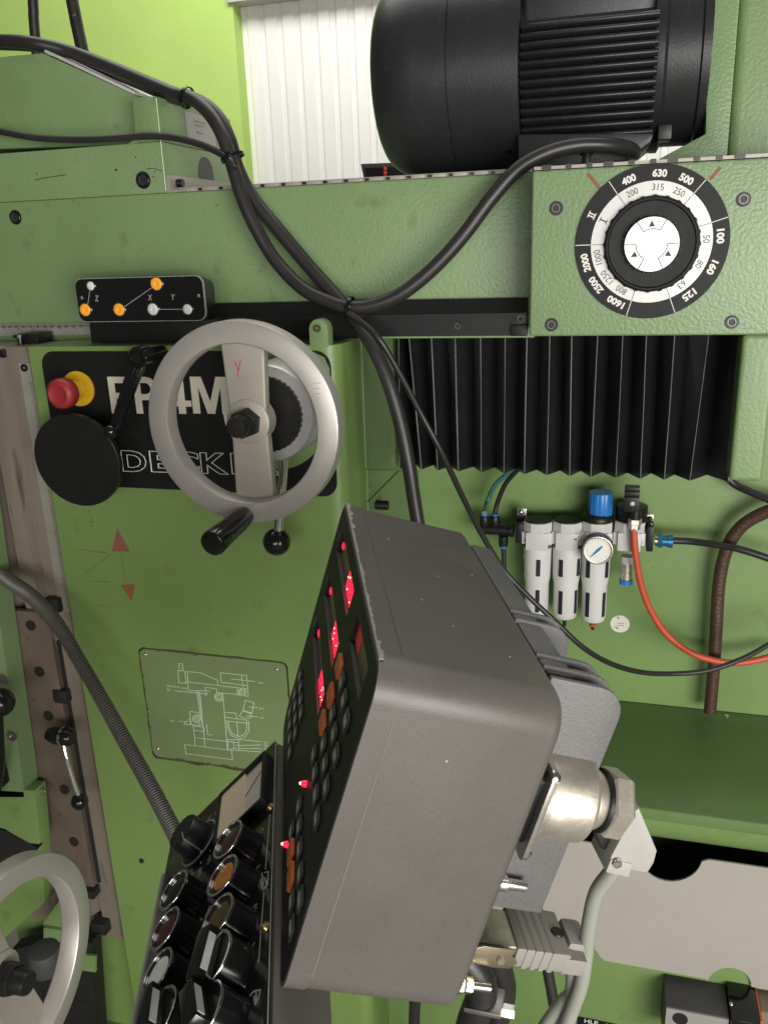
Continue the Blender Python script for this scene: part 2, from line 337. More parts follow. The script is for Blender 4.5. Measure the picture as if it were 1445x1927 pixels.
glyph(207, 247, [[(0, 0), (.30, 0), (.30, .40), (.85, .40), (.85, .57), (.30, .57), (.30, .83), (1, .83), (1, 1), (0, 1)]])
bw = [(.30+.40*math.sin(math.radians(t)), .52+.315*math.cos(math.radians(t))) for t in range(0, 181, 20)]
bo = [(.50+.50*math.sin(math.radians(t)), .685+.315*math.cos(math.radians(t))) for t in range(0, 181, 15)]
bi = [(.48+.22*math.sin(math.radians(t)), .685+.150*math.cos(math.radians(t))) for t in range(180, -1, -20)]
glyph(254, 299, [[(0, 0), (.28, 0), (.28, 1), (0, 1)], [(.2805, 1)]+bo+[(.2805, .37), (.2805, .535)]+bi+[(.2805, .835)]])
glyph(303, 359, [[(.56, 0), (.80, 0), (.80, 1), (.56, 1)], [(0, .20), (.5595, .20), (.5595, .36), (0, .36)], [(.8005, .20), (1, .20), (1, .36), (.8005, .36)], [(0, .3605), (.22, .3605), (.5595, .80), (.5595, 1), (.5, 1)]])
glyph(361, 430, [[(0, 0), (.20, 0), (.20, .72), (.40, 0), (.60, 0), (.80, .72), (.80, 0), (1, 0), (1, 1), (.70, 1), (.5, .33), (.30, 1), (0, 1)]])
for ch, x0, x1, dy in (('D', 230, 276, 0), ('E', 283, 325, 1), ('C', 329, 375, 2), ('K', 378, 430, 4), ('E', 435, 476, 5), ('L', 482, 522, 6)): tline(ch, x0, x1, 848+dy, 888+dy, M['white'], .03, .013)
# instruction plate with line drawing
ipl = BM(); c4 = [at(x, y, 0) for x, y in ((263, 1220), (538, 1243), (560, 1455), (292, 1422))]
ix0, ix1 = c4[0].x, c4[1].x; iz1, iz0 = c4[0].z, c4[3].z; ic = V(((ix0+ix1)/2, 0, (iz0+iz1)/2))
stn = BM(); prism(stn, Fr(ic), [(x*(1+random.uniform(0, .020)), y*(1+random.uniform(0, .022))-random.uniform(0, .004)*(y < 0)) for x, y in [(p[0]+(q[0]-p[0])*k/10, p[1]+(q[1]-p[1])*k/10) for p, q in zip(rrect(ix1-ix0+.003, iz1-iz0+.003, .012), rrect(ix1-ix0+.003, iz1-iz0+.003, .012)[1:]+rrect(ix1-ix0+.003, iz1-iz0+.003, .012)[:1]) for k in range(10)]], 0, .0005); obj('oil_stain', stn, M['rust'], col)
prism(ipl, Fr(ic), rrect(ix1-ix0, iz1-iz0, .010), 0, .0012); ip = obj('instruction_plate', ipl, M['ipgreen'], col)
Z3 = lambda x, y: at(230+x*.2561, 1180+y*.2561, -.0014)
bm = BM()
def poly(bm, pts, close=False, w=.0009, T=Z3, n=(0, -1, 0), t=.0003):
    q = [T(*p) for p in pts]
    if close: q.append(q[0])
    for a, b in zip(q, q[1:]): bar(bm, a, b, w, n, t)
def circ(cx, cy, r, k=16): return [(cx+r*math.cos(2*math.pi*i/k), cy+r*math.sin(2*math.pi*i/k)) for i in range(k)]
poly(bm, [(418, 268), (446, 270), (450, 320), (422, 318)], 1); poly(bm, [(410, 320), (462, 322), (470, 412), (418, 410)], 1)
poly(bm, [(470, 325), (580, 337), (700, 390), (705, 425)]); poly(bm, [(480, 330), (488, 465), (650, 470)]); poly(bm, [(475, 402), (845, 445), (850, 495), (700, 482)])
poly(bm, [(722, 335), (915, 355), (928, 508), (850, 498)]); poly(bm, [(722, 335), (730, 405), (920, 430)]); poly(bm, [(880, 352), (888, 445)])
poly(bm, [(845, 445), (915, 452)]); poly(bm, [(612, 470), (612, 442), (695, 452), (697, 480)]); poly(bm, [(435, 447), (490, 450)]); poly(bm, [(388, 467), (610, 490)])
for rr in (12, 24, 32): poly(bm, circ(712, 512, rr), 1)
for rr in (10, 20, 28): poly(bm, circ(884, 476, rr), 1)
for rr in (10, 20, 29): poly(bm, circ(548, 673, rr), 1)
poly(bm, circ(617, 491, 8, 8), 1, .0012)
poly(bm, [(548, 470), (590, 725)]); poly(bm, [(560, 470), (597, 725)]); poly(bm, [(572, 475), (604, 810), (608, 875)]); poly(bm, [(740, 490), (775, 900)])
poly(bm, [(497, 620), (565, 628), (572, 722), (508, 715)], 1); poly(bm, [(455, 712), (500, 668), (503, 718)], 1); poly(bm, [(412, 690), (480, 695)])
poly(bm, [(522, 725), (600, 735), (604, 768), (528, 758)], 1); poly(bm, [(528, 758), (538, 868)]); poly(bm, [(535, 812), (860, 850)]); poly(bm, [(622, 715), (630, 788), (662, 795)])
poly(bm, [(460, 862), (805, 905), (812, 973), (470, 930)], 1)
poly(bm, [(757, 625), (838, 633), (842, 672)]); poly(bm, [(760, 662), (925, 685)]); poly(bm, [(762, 688), (928, 708)])
poly(bm, [(905, 537), (970, 557), (955, 632), (890, 612)], 1); poly(bm, [(862, 650), (888, 618), (950, 635), (942, 672), (880, 665)], 1)
poly(bm, [(770, 690), (775, 740), (800, 795), (860, 822), (905, 805), (932, 765), (932, 690)]); poly(bm, [(782, 690), (788, 740), (812, 785), (860, 805), (895, 790), (915, 755), (915, 690)]); poly(bm, [(845, 700), (852, 805)])
poly(bm, [(778, 825), (858, 828), (860, 908), (778, 900)], 1); poly(bm, [(800, 840), (820, 842), (822, 898)])
for a, b in (((800, 380), (980, 400)), ((932, 586), (995, 592)), ((915, 652), (1000, 660)), ((860, 825), (1020, 842)), ((835, 870), (1020, 866)), ((800, 890), (1020, 892)), ((860, 905), (1020, 917))): poly(bm, [a, b])
obj('line_drawing', bm, M['thinw'], ip, smooth=0)
for s, x, y, w in (('M6', 1018, 408, 38), ('P1', 1025, 600, 30), ('A1', 1030, 665, 26), ('Y6', 1052, 847, 30), ('Y2', 1054, 870, 30), ('A9', 1055, 894, 30), ('S2', 345, 460, 30), ('A3', 370, 688, 30), ('S0,5-5.0', 375, 436, 100)):
    b = BM(); text(b, s, Fr(Z3(x, y)), w*.2561*pxm(Z3(x, y)), 17*.2561*pxm(Z3(x, y))*1.0, .01, .0004); obj('lettering', b, M['thinw'], ip, smooth=0)
for x, y in ((175, 200), (1137, 310), (266, 892)):
    b = BM(); sphere(b, Z3(x, y), .0028, 14); obj('rivet', b, M['bright'], ip)
rs = random.Random(11)
for k in range(46):                                 # rusty blotches creeping in from the plate edge
    e_ = rs.random(); side_ = rs.choice('bbbtlr'); w2_, h2_ = (ix1-ix0)/2, (iz1-iz0)/2
    x_, z_ = {'b': ((e_*2-1)*w2_, -h2_+.0012), 't': ((e_*2-1)*w2_, h2_-.001), 'l': (-w2_+.001, (e_*2-1)*h2_), 'r': (w2_-.001, (e_*2-1)*h2_)}[side_]
    if abs(x_) > w2_-.008 and abs(z_) > h2_-.008: continue
    r_ = rs.uniform(.0008, .0026); b = BM(); prism(b, Fr(ic+V((x_, -.0012, z_))), [(r_*(1.6 if side_ in 'bt' else .5)*rs.uniform(.5, 1.1)*math.cos(6.283*i/9), r_*(.5 if side_ in 'bt' else 1.6)*rs.uniform(.5, 1.1)*math.sin(6.283*i/9)) for i in range(9)], -.0002, .0002); obj('rust_spot', b, M['rust'], ip, smooth=0)
# red painted arrows and pencil marks
for t in (((221, 995), (245, 1038), (211, 1038)), ((227, 1101), (254, 1099), (248, 1132))):
    b = BM(); pprism(b, t, -.0004, .0008); obj('red_arrow', b, M['redmark'], col)
b = BM()
for p, q in (((165, 982), (180, 982)), ((173, 974), (174, 990)), ((183, 1138), (203, 1144)), ((146, 1034), (205, 1041))): bar(b, at(*p, -.0002), at(*q, -.0002), .0008, (0, -1, 0), .0003)
obj('pencil_mark', b, M['redmark'], col)
b = BM()
for p, q in (((229, 1040), (236, 1095)), ((210, 1042), (160, 1080)), ((175, 1094), (206, 1095))): bar(b, at(*p, -.0002), at(*q, -.0002), .0008, (0, -1, 0), .0003)
obj('pencil_mark', b, M['faint'], col)
# left slideway (profile extruded along Z) and scale rule, part of the column
YR = .022
f = Fr((0, 0, 0), EX, EY, EZ)
bm = BM(); zb, zt = at(210, 1755, YR).z, ZT-.002
prism(bm, f, [(-1.05, .02), (-.912, .02), (-.905, .035), (-.890, .035), (-.884, .016), (-.858, .016), (-.852, .028), (-.842, .028), (-.838, .014), (-.803, .014), (-.800, .021), (XL-.0005, .021), (XL-.0005, .12), (-1.05, .12)], zb, zt)
obj('slideway', bm, M['way'], col, smooth=20)
bm = BM(); wbox(bm, -1.05, XL-.0008, .03, .11, 0, zb-.001); obj('column_foot', bm, M['oldgreen'], col)
bm = BM(); z0r, z1r = at(120, 1150, .012).z, at(38, 683, .012).z; xr = at(82, 900, .012).x
wbox(bm, xr-.0095, xr+.0095, .0115, .0138, z0r, z1r); rl = obj('scale_rule', bm, M['rule'], col)
bm = BM()
for k in range(int((z1r-z0r-.03)/.0025)):
    z = z0r+.006+k*.0025; wbox(bm, xr+.0085-(.006 if k % 10 == 0 else .0035 if k % 5 else .0045), xr+.0088, .0112, .0116, z-.0003, z+.0003)
obj('graduation', bm, M['ink'], rl)['kind'] = 'stuff'
bm = BM(); annulus(bm, Fr((xr, .0114, at(37, 692, .012).z)), .002, .0055, 0, .002, 20); obj('screw', bm, M['screw'], rl)
# brown retaining plate with countersunk holes
bm = BM(); pl = [(30, 1152), (85, 1150), (112, 1280), (124, 1345), (170, 1650), (165, 1690), (150, 1690), (60, 1200)]
zt2, zb2 = at(60, 1152, .004).z, at(150, 1668, .004).z; x0, x1 = at(60, 1250, .004).x-.012, at(112, 1290, .004).x
wbox(bm, x0-.02, x1, .004, .0135, zb2, zt2); rp = obj('retaining_plate', bm, M['way2'], col, bevel=.001)
for x, y in ((59, 1177), (75, 1264), (92, 1347), (122, 1486), (140, 1584)):
    b = BM(); p = at(x, y, .003); annulus(b, Fr(p), .0074, .0088, 0, .0010, 24); cyl(b, Fr(p), .0076, .0002, .0005, 24); obj('bolt_hole', b, M['dark'], rp)
bm = BM(); wbox(bm, x1+.004, x1+.009, .0095, .0139, zb2+.01, zt2-.05); obj('way_gap', bm, M['dark'], col)
bm = BM(); p = at(205, 1730, .02); wbox(bm, p.x-.022, p.x+.008, -.004, .021, p.z-.014, p.z+.010); obj('way_wiper', bm, M['dark'], col, bevel=.003)
bm = BM(); p = at(182, 1672, .01); wbox(bm, p.x-.016, p.x+.006, -.008, .013, p.z-.008, p.z+.008); obj('way_wiper', bm, M['dark'], col, bevel=.002)
for x, y in ((110, 1130), (125, 1300)):  # second is a clamp, first a dark block standing for a shadow
    bm = BM(); p = at(x, y, .02); wbox(bm, p.x-.012, p.x+.014, .000, .021, p.z-.013, p.z+.011); obj('way_clamp', bm, M['dark'], col, bevel=.004)

# ------------------------------------------------------------------ ram, rail and top guard
ram = thing('ram', 'long green horizontal ram across the picture above the column', 'machine ram', (-.4, .2, 1.29))
zr0 = at(850, 637, .1).z; xrr = at(1010, 450, .1).x
bm = BM(); wbox(bm, -1.3, xrr, .1, .40, zr0, 1.4815); obj('ram_body', bm, M['green'], ram, bevel=.003)
xa, xb = at(392, 600, .085).x-.03, at(991, 600, .085).x
bm = BM(); z0, z1, z2 = at(700, 634, .08).z, at(700, 593, .08).z, at(700, 566, .085).z
prism(bm, Fr((0, 0, 0), EY, EZ, EX), [(.099, z0), (.082, z0), (.082, z1), (.086, z1+.001), (.093, z2), (.099, z2)], xa, xb); rail = obj('slide_rail', bm, M['black'], ram)
for x, y, yy in ((861, 613, .081), (980, 600, .081), (680, 595, .081)):
    socket(at(x, y, yy), .0062, rail)
b = BM(); q = at(978, 626, .08); box(b, Fr(q), -.012, .009, -.004, .010, -.015, .004); obj('end_stop', b, M['black'], rail, bevel=.001)
b = BM(); z0, z1 = at(80, 631, .095).z, at(80, 609, .095).z; wbox(b, -1.2, at(176, 615, .095).x+.05, .094, .0995, z0, z1); ru = obj('scale_rule', b, M['rule'], ram)
b = BM()
for k in range(170):
    x = -1.0+k*.0025; wbox(b, x-.0003, x+.0003, .0936, .0941, z1-(.008 if k % 10 == 0 else .0045)-.001, z1-.001)
obj('graduation', b, M['ink'], ru)['kind'] = 'stuff'
for k, xx in enumerate((8, 20, 33, 46, 59, 72, 85, 98, 112, 125, 139, 153)):
    b = BM(); p = at(xx, 614.5, .094); text(b, str(60+k), Fr(p), None, .0042, 0, .0006); obj('numeral', b, M['ink'], ru, smooth=0)
for x, y in ((30, 409),):
    socket(at(x, y, .1), .0095, ram)
b = BM(); wbox(b, at(313, 360, .1).x, xrr, .101, .125, 1.4815, 1.4850); gd = obj('top_guard_strip', b, M['rule'], ram)
for k in range(17):
    x = at(352+k*39, 345, .1).x
    b = BM(); box(b, Fr((x, .1005, 1.4830)), -.013, .013, -.0012, .0035, -.006, .0015); box(b, Fr((x+.0145, .1005, 1.4835)), -.003, .003, -.002, .003, -.006, .001); obj('guard_link', b, M['rule'], gd, bevel=.0006)
for k in range(17):
    x = at(352+k*39, 345, .1).x
    b = BM(); box(b, Fr((x+.0195, .1003, 1.4830)), -.0028, .0028, -.001, .0022, -.006, .0019); obj('guard_rivet', b, M['screw'], gd)

# ------------------------------------------------------------------ spindle housing on the left end of the ram
sh = thing('spindle_housing', 'green housing with sloping bright top on the left end of the ram', 'machine head', (-.75, .2, 1.485))
p0 = at(313, 363, .097); xs = p0.x
zl = at(250, 270, .097).z; zp = at(296, 180, .097).z; zbt = p0.z
yb = atX(440, 300, xs).y
bm = BM(); wbox(bm, -1.3, xs, .097, yb, zbt, zl); obj('lower_block', bm, M['green'], sh, bevel=.002)
# right end wall with pillar face: top edge slopes to the back
f = Fr((0, 0, 0), EY, EZ, EX); zback = atX(440, 226, xs).z
xpl = at(250, 200, .097).x
bm = BM(); prism(bm, f, [(.0975, zl+.0003), (yb, zl+.0003), (yb, zback), (.0975, zp)], xpl, xs); obj('end_wall', bm, M['green'], sh, bevel=.002)
# recessed face with coved end and sloped top cover
yr = .135
bm = BM()
q = [at(x, y, yr) for x, y in ((-120, 285), (262, 272), (262, 182), (80, 99), (-120, 118))]
prism(bm, Fr((0, yr, 0)), [(a.x, a.z) for a in q], -(yb-yr), 0); obj('cover', bm, M['green'], sh, bevel=.003)
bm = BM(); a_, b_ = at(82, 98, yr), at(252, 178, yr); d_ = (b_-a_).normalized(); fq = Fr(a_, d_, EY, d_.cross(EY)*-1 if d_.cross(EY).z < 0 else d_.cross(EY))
box(bm, fq, 0, (b_-a_).length, .002, yb-yr-.03, .0004, .004); box(bm, fq, 0, (b_-a_).length, .03, .034, .004, .0046); obj('sloping_plate', bm, M['pale'], sh, bevel=.0006)  # added pale plate that paints the sheen on the green slope
bm = BM(); bar(bm, V((xs+.0002, .0968, zbt+.003)), V((xs+.0002, .0968, zp-.003)), .0011, (1, -1, 0), .0004); obj('worn_corner', bm, M['thinw'], sh)
bm = BM(); f = Fr((0, .097, 0)); zc0, zc1 = zl, zp-.001
cv = [(xpl+.0005, zc1), (xpl+.0005, zc0)]+[(xpl-.016+.016*math.cos(math.radians(t)), zc0+.022-.022*math.sin(math.radians(t))) for t in range(90, -1, -15)]
prism(bm, f, cv, -.05, -.0005); obj('cove', bm, M['green'], sh)
for x, y, yy in ((270, 339, .097),):
    socket(at(x, y, yy), .0105, sh)
# side details on x = xs
fx = lambda px, py, o=.0006: Fr(atX(px, py, xs+o), EY, EZ, EX)
def side_poly(b, pts, t0, t1): prism(b, Fr((xs, 0, 0), EY, EZ, EX), [(lambda p: (p.y, p.z))(atX(x, y, xs)) for x, y in pts], t0, t1)
b = BM(); side_poly(b, [(348, 209), (402, 226), (406, 279), (354, 263)], 0, .0014); tp = obj('type_plate', b, M['plate'], sh)
a = atX(354, 222, xs); c_ = atX(400, 236, xs); L = (c_-a).length
for k, (s, yy, wd_) in enumerate((('Geprüft nach Vorschrift', 227, 38), ('Baumusterpr. 32', 234, 30), ('8 München 2', 247, 22), ('Nr. 54  86  261', 268, 36))):
    f0 = fx(376, yy+3, .0016); b = BM(); text(b, s, f0, wd_*pxm(f0.O)*1.25, .0032, 0, .0002); obj('lettering', b, M['ink'], tp, smooth=0)
b = BM(); pc = atX(388, 328, xs); lathe(b, Fr(pc, EY, EZ, EX), [(0, .0008), (.024, .0008), (.024, 0)], 40); obj('bore_cover', b, M['grit'], sh)
b = BM(); side_poly(b, [(314, 329), (434, 345), (434, 357), (316, 363)], 0, .004); obj('guide_strip', b, M['rule'], sh)
b = BM(); cyl(b, fx(334, 345, .004), .0055, 0, .009, 20); obj('socket_screw', b, M['screw'], sh)

# ------------------------------------------------------------------ axis indicator panel
ax = thing('axis_indicator_box', 'black box with amber and clear lamps marked Z X Y', 'indicator panel', at(280, 625, .05))
YI = .02
c4 = [at(x, y, YI) for x, y in ((148, 525), (388, 517), (382, 604), (143, 606))]
ic = sum(c4, V())/4; iw = (c4[1].x-c4[0].x+c4[2].x-c4[3].x)/2; ih = (c4[0].z-c4[3].z+c4[1].z-c4[2].z)/2
f = Fr(ic)
bm = BM(); prism(bm, f, rrect(iw, ih, .011, 5), -.004, 0); obj('frame', bm, M['worn'], ax)
bm = BM(); prism(bm, f, rrect(iw-.0016, ih-.0016, .0105, 5), -.003, .0006); fp = obj('face_plate', bm, M['gloss'], ax)
bm = BM()
lo = rrect(iw, ih, .011, 5); n = len(lo)
r0 = [bm.verts.new(f.p(a, b, -.004)) for a, b in lo]
r1 = [bm.verts.new(f.p(max(-iw/2+.02, a*.9), b*.9-.004, -.05)) for a, b in lo]
bm.faces.new(r0); bm.faces.new(r1[::-1])
for i in range(n): bm.faces.new((r0[i], r0[(i+1) % n], r1[(i+1) % n], r1[i]))
obj('box_body', bm, M['black'], ax)
bm = BM(); m0 = at(178, 652, .05); m1 = at(412, 600, .05); wbox(bm, m0.x, m1.x, .045, .099, m0.z, m1.z); obj('bracket', bm, M['black'], ax, bevel=.001)
def lamp(px, py, r, m):
    p = at(px, py, YI-.0006); q = Fr(p)
    b = BM(); lathe(b, q, [(0, .0016), (r*.35, .0015), (r*.4, .0019), (r*.85, .0017), (r, .0010), (r, 0), (0, 0)], 10); obj('lamp_lens', b, m, ax, smooth=50)
    b = BM(); annulus(b, q, r, r*1.12, 0, .0014, 24); obj('lamp_bezel', b, M['chrome'], ax)
k = pxm(ic)
for x, y, r, m in ((172, 538, 7.5, 'clear'), (162, 583, 10.5, 'amber'), (225.5, 582.5, 10.5, 'amber'), (295.5, 534, 10.5, 'amber'), (289, 582, 10, 'clear'), (354, 582, 8.5, 'clear')): lamp(x, y, r*k*1.08, M[m])
for p, q in (((170, 546), (166, 573)), ((235, 577), (287, 541)), ((300, 582), (345, 582))): bm = BM(); bar(bm, at(*p, YI-.0006), at(*q, YI-.0006), .0008, (0, -1, 0), .0003); obj('printed_line', bm, M['ring'], fp)
for s, x, y in (('Z', 183, 561.5), ('X', 283, 560), ('Y', 326, 559)):
    b = BM(); text(b, s, Fr(at(x, y, YI-.0006), V((1, 0, 0)), V((.15, 0, 1))), 8*k, 10.5*k, .01, .0003); obj('lettering', b, M['ring'], fp, smooth=0)
for x, y in ((154, 561), (374, 557)):
    b = BM(); lathe(b, Fr(at(x, y, YI-.0006)), [(0, .0012), (.0018, .001), (.0026, 0), (0, 0)], 14); obj('screw', b, M['bright'], ax)

# ------------------------------------------------------------------ scale clamp at the left
sc = thing('scale_clamp', 'small black clamp with thumbscrew on the scale rail left of the column', 'clamp', at(50, 665, .06))
b = BM(); q = Fr(at(55, 640, .06)); box(b, q, -.014, .020, -.010, .010, -.03, .006); obj('block', b, M['black'], sc, bevel=.002)
b = BM(); q = Fr(at(40, 660, .04)); box(b, q, -.022, .012, -.009, .008, -.02, .006); obj('arm', b, M['black'], sc, bevel=.002)
b = BM(); q = Fr(at(38, 635, .045), EX, EY, EZ); cyl(b, q, .009, 0, .004, 20); cyl(b, q, .004, -.012, 0, 12); obj('thumbscrew', b, M['screw'], sc)
b = BM(); q = Fr(at(14, 664, .03)); cyl(b, q, .006, -.02, .012, 16, ch=.001); obj('knurled_pin', b, M['screw'], sc)

# ------------------------------------------------------------------ emergency stop
es = thing('emergency_stop_button', 'red mushroom stop button on a yellow disc on the black panel', 'stop button', at(150, 731, 0))
q = Fr(at(150, 731, -.0016)); b = BM(); annulus(b, q, .012, .0245, 0, .004, 40); obj('yellow_disc', b, M['yellow'], es, bevel=.001)
b = BM(); lathe(b, q, [(.0125, 0), (.0125, .010), (.0105, .016), (0, .016)], 32); obj('collar', b, M['yellow'], es)
b = BM(); cyl(b, q, .0085, .012, .046, 24); obj('stem', b, M['chrome'], es)
t = at(123.5, 739.5, -.052); c1 = V((q.O.x+.0, 0, q.O.z)); ax_d = (t-V((q.O.x, 0, q.O.z))).normalized()
q2 = Fr(V((t.x-.002, -.043, t.z))); b = BM(); lathe(b, q2, [(0, 0), (.016, 0), (.0198, .004), (.0202, .014), (.0195, .0185), (.0165, .0215), (.0135, .0225), (.0125, .0218), (0, .0222)], 40); obj('mushroom_cap', b, M['red'], es, smooth=45)

# ------------------------------------------------------------------ big round black cover disc
bc = thing('round_black_cover', 'large flat black disc below the red stop button at the column edge', 'round cover', at(150, 868, 0))
q = Fr(at(144, 868, -.06)); q.A = V((.985, 0, .0)).normalized()
tilt = V((.02, -1, -.05)).normalized(); A = EX-tilt*EX.dot(tilt); q = Fr(q.O, A, tilt.cross(A), tilt)
b = BM(); R0 = 90*pxm(q.O); lathe(b, q, [(0, 0), (R0-.0012, 0), (R0, -.0012), (R0, -.0085), (R0-.001, -.010), (0, -.010)], 72); obj('disc', b, M['black'], bc, smooth=30)
b = BM(); cyl(b, q, .018, -.06, -.010, 32); obj('hub', b, M['black'], bc)

# ------------------------------------------------------------------ black clamping lever
lv = thing('clamping_lever', 'black ribbed clamping lever with ball end beside the FP4M lettering', 'lever', at(259, 673, 0))
h = at(259, 673, -.062); q = Fr(h); b = BM(); lathe(b, q, [(0, -.061), (.0085, -.061), (.0085, -.022), (.0135, -.018), (.0135, 0), (.012, .0015), (.0085, .0018), (.0085, .0005), (0, .0005)], 28); obj('hub', b, M['gloss'], lv)
b = BM(); lathe(b, q, [(0, .0022), (.0070, .0022), (.0075, .0008), (0, .0008)], 20); box(b, q.rot(.0), -.006, .006, -.0007, .0007, .0022, .0027); obj('slot_screw', b, M['screw'], lv)
e = at(210, 812, -.066); d = (e-h).normalized(); q = Fr(h, d, V((0, -1, 0)).cross(d), (0, -1, 0)); L = (e-h).length
b = BM(); prism(b, q, [(.008, -.0105), (L-.004, -.0062), (L-.004, .0062), (.008, .0105)], -.011, -.002); obj('arm', b, M['gloss'], lv, bevel=.002)
b = BM(); box(b, q, .014, L-.012, -.0012, .0012, -.003, -.0002); box(b, q, .014, L-.012, .0045, .0062, -.003, -.0008); obj('rib', b, M['gloss'], lv, bevel=.0005)
b = BM(); sphere(b, e, .0093, 24); obj('ball', b, M['gloss'], lv)

# ------------------------------------------------------------------ ball lever behind the handwheel
bl = thing('ball_lever', 'straight chrome lever with black ball hanging behind the large handwheel', 'lever', at(533, 850, 0))
p, q_ = at(537, 840, -.058), at(523, 1003, -.062); b = BM(); tube(b, [p, q_], .0062, 20, smooth=False); obj('rod', b, M['chrome'], bl)
b = BM(); sphere(b, at(521, 1019.5, -.062), 26.3*pxm(at(521, 1019, -.062)), 32); obj('ball', b, M['gloss'], bl)

# ------------------------------------------------------------------ handwheels
def handwheel(nm, label, cat, q, R, spoke, group, handle=None, rr=.785):
    t = thing(nm, label, cat, q.O, group)
    ri = R*rr; T = .024
    b = BM(); lathe(b, q, [(ri+.0012, 0), (R-.0025, 0), (R-.0006, -.0012), (R, -.004), (R, -T+.003), (R-.003, -T), (ri+.002, -T), (ri, -T+.002), (ri, -.0015)], 96, True); obj('rim', b, M['alu'], t, smooth=40)
    s = q.rot(spoke); b = BM(); w0, w1 = .0275*R/.12, .0228*R/.12
    prism(b, s, [(-w1, 0), (-w0, ri+.004), (w0, ri+.004), (w1, 0), (w0*.92, -ri-.004), (-w0*.92, -ri-.004)], -.036, -.0215); obj('spoke', b, M['cast'], t, bevel=.004, seg=3)
    b = BM(); lathe(b, q, [(0, -.0195), (.024, -.0195), (.0265, -.0205), (.0265, -.042), (0, -.042)], 40); obj('hub', b, M['cast'], t)
    b = BM(); hexa(b, q.rot(.35), .0175, -.0195, -.004); lathe(b, q, [(.013, -.004), (.0125, .010), (.0115, .0125), (.0, .0135)], 32); obj('cap_nut', b, M['black'], t, smooth=30)
    if handle:
        h0_, h1_ = handle; L = (h1_-h0_).length; ax_ = (h1_-h0_).normalized(); A = q.A-ax_*q.A.dot(ax_); hf = Fr(h0_, A, ax_.cross(A), ax_)
        b = BM(); lathe(b, hf, [(.0100, -.002), (.0112, .003), (.0128, L*.25), (.0144, L*.7), (.0150, L-.003), (.0142, L-.0005), (.0130, L), (0, L)], 36); obj('handle', b, M['gloss'], t, smooth=50)
    return t
WC = at(452.5, 801, -.15); WF = Fr(WC)
hw = handwheel('handwheel', 'upper grey crank handwheel with black grip in front of the lettered panel', 'handwheel', WF, 178*pxm(WC)*1.088, 0, 'grey two-spoke handwheels', handle=(at(462, 970, -.15), at(399, 1024, -.224)))
b = BM()
for p, q in (((442, 680), (449, 697)), ((453, 678), (447, 708))): bar(b, at(*p, -.1282), at(*q, -.1282), .0016, (0, -1, 0), .0004)
obj('red_mark', b, M['stain'], hw)
b = BM()
for k in range(5): bar(b, at(590+k*2, 722+k*10, -.1501), at(603, 720+k*10, -.1501), .0006, (0, -1, 0), .0002)
obj('stamped_scale', b, M['plate'], hw)
# drum with scale behind the wheel, on the column
dd = thing('handwheel_dial_drum', 'silver scale drum with black scalloped ring behind the upper handwheel', 'scale drum', at(503, 779, 0))
DC = at(503, 779, -.084); q = Fr(DC); k = pxm(DC)*1.06
b = BM(); lathe(b, q, [(0, -.083), (88*k, -.083), (88*k, -.004), (85*k, 0), (60*k, 0), (60*k, -.01), (0, -.01)], 64); obj('drum', b, M['ring'], dd)
b = BM(); n = 40; prism(b, q, [((66+(1.6 if i % 4 < 2 else 0))*k*math.cos(2*math.pi*i/160), (66+(1.6 if i % 4 < 2 else 0))*k*math.sin(2*math.pi*i/160)) for i in range(160)], -.006, .006); obj('scalloped_ring', b, M['black'], dd)
b = BM(); cyl(b, Fr(V((WC.x, DC.y, WC.z))), .012, 0, .045, 24); obj('shaft', b, M['steel'], dd)

_p = CAM+ray(36, 1846)*.86
W2 = Fr(_p, EY, EZ, EX)
hw2 = handwheel('handwheel', 'lower grey handwheel cut off by the bottom left picture corner', 'handwheel', W2, .124, math.radians(14), 'grey two-spoke handwheels', rr=.81)

# ------------------------------------------------------------------ motor
YM = .25; mc = at(838, 150, YM); rm = 176*pxm(mc)*.985; zm = mc.z
mo = thing('spindle_motor', 'big black electric motor with cooling fins lying on top of the ram', 'electric motor', (mc.x+.1, YM, zm-rm))
xof = lambda px, py=150, dy=rm: at(px, py, YM-dy).x
xd = at(700, 150, YM).x+.019; x1 = xof(838); x2 = xof(973); x3 = xof(1236); x4 = xof(1262); x5 = xof(1318); x6 = xof(1338)
q = Fr((0, YM, zm), EY, EZ, EX)
b = BM(); prof = [(0, xd), (rm*.55, xd+.001), (rm*.72, xd+.005)]
for t in range(10, 91, 10): prof.append((rm*.72+(rm*.28)*math.sin(math.radians(t)), xd+.005+(.062)*(1-math.cos(math.radians(t)))))
prof += [(rm, x1-.0012), (rm-.0015, x1-.0006), (rm-.0015, x1)]
lathe(b, q, prof, 96); obj('fan_cowl', b, M['motor'], mo, smooth=40)
b = BM(); lathe(b, q, [(rm-.002, x1), (rm, x1+.0006), (rm, x2), (rm*.9, x2)], 96); obj('cowl_band', b, M['motor'], mo, smooth=40)
rb = rm*.74
b = BM(); cyl(b, q, rb, x2-.02, x4, 64); obj('stator_body', b, M['motor'], mo)
nf = 13; zf0 = at(1100, 250, YM-rm*.8).z; zf1 = at(1100, 42, YM-rm*.8).z
for i in range(nf):
    z = zf0+(zf1-zf0)*i/12.0
    if abs(z-zm) > rm*.86: continue
    yo = math.sqrt((rm*.93)**2-(z-zm)**2); b = BM()
    prism(b, Fr((0, 0, 0), EY, EZ, EX), [(YM-yo, z-.0017), (YM-yo+.006, z-.0042), (YM, z-.0042), (YM, z+.0042), (YM-yo+.006, z+.0042), (YM-yo, z+.0017)], x2+.001, x3); obj('cooling_fin', b, M['motor'], mo, bevel=.001, seg=1)
YT = YM-rm*.80
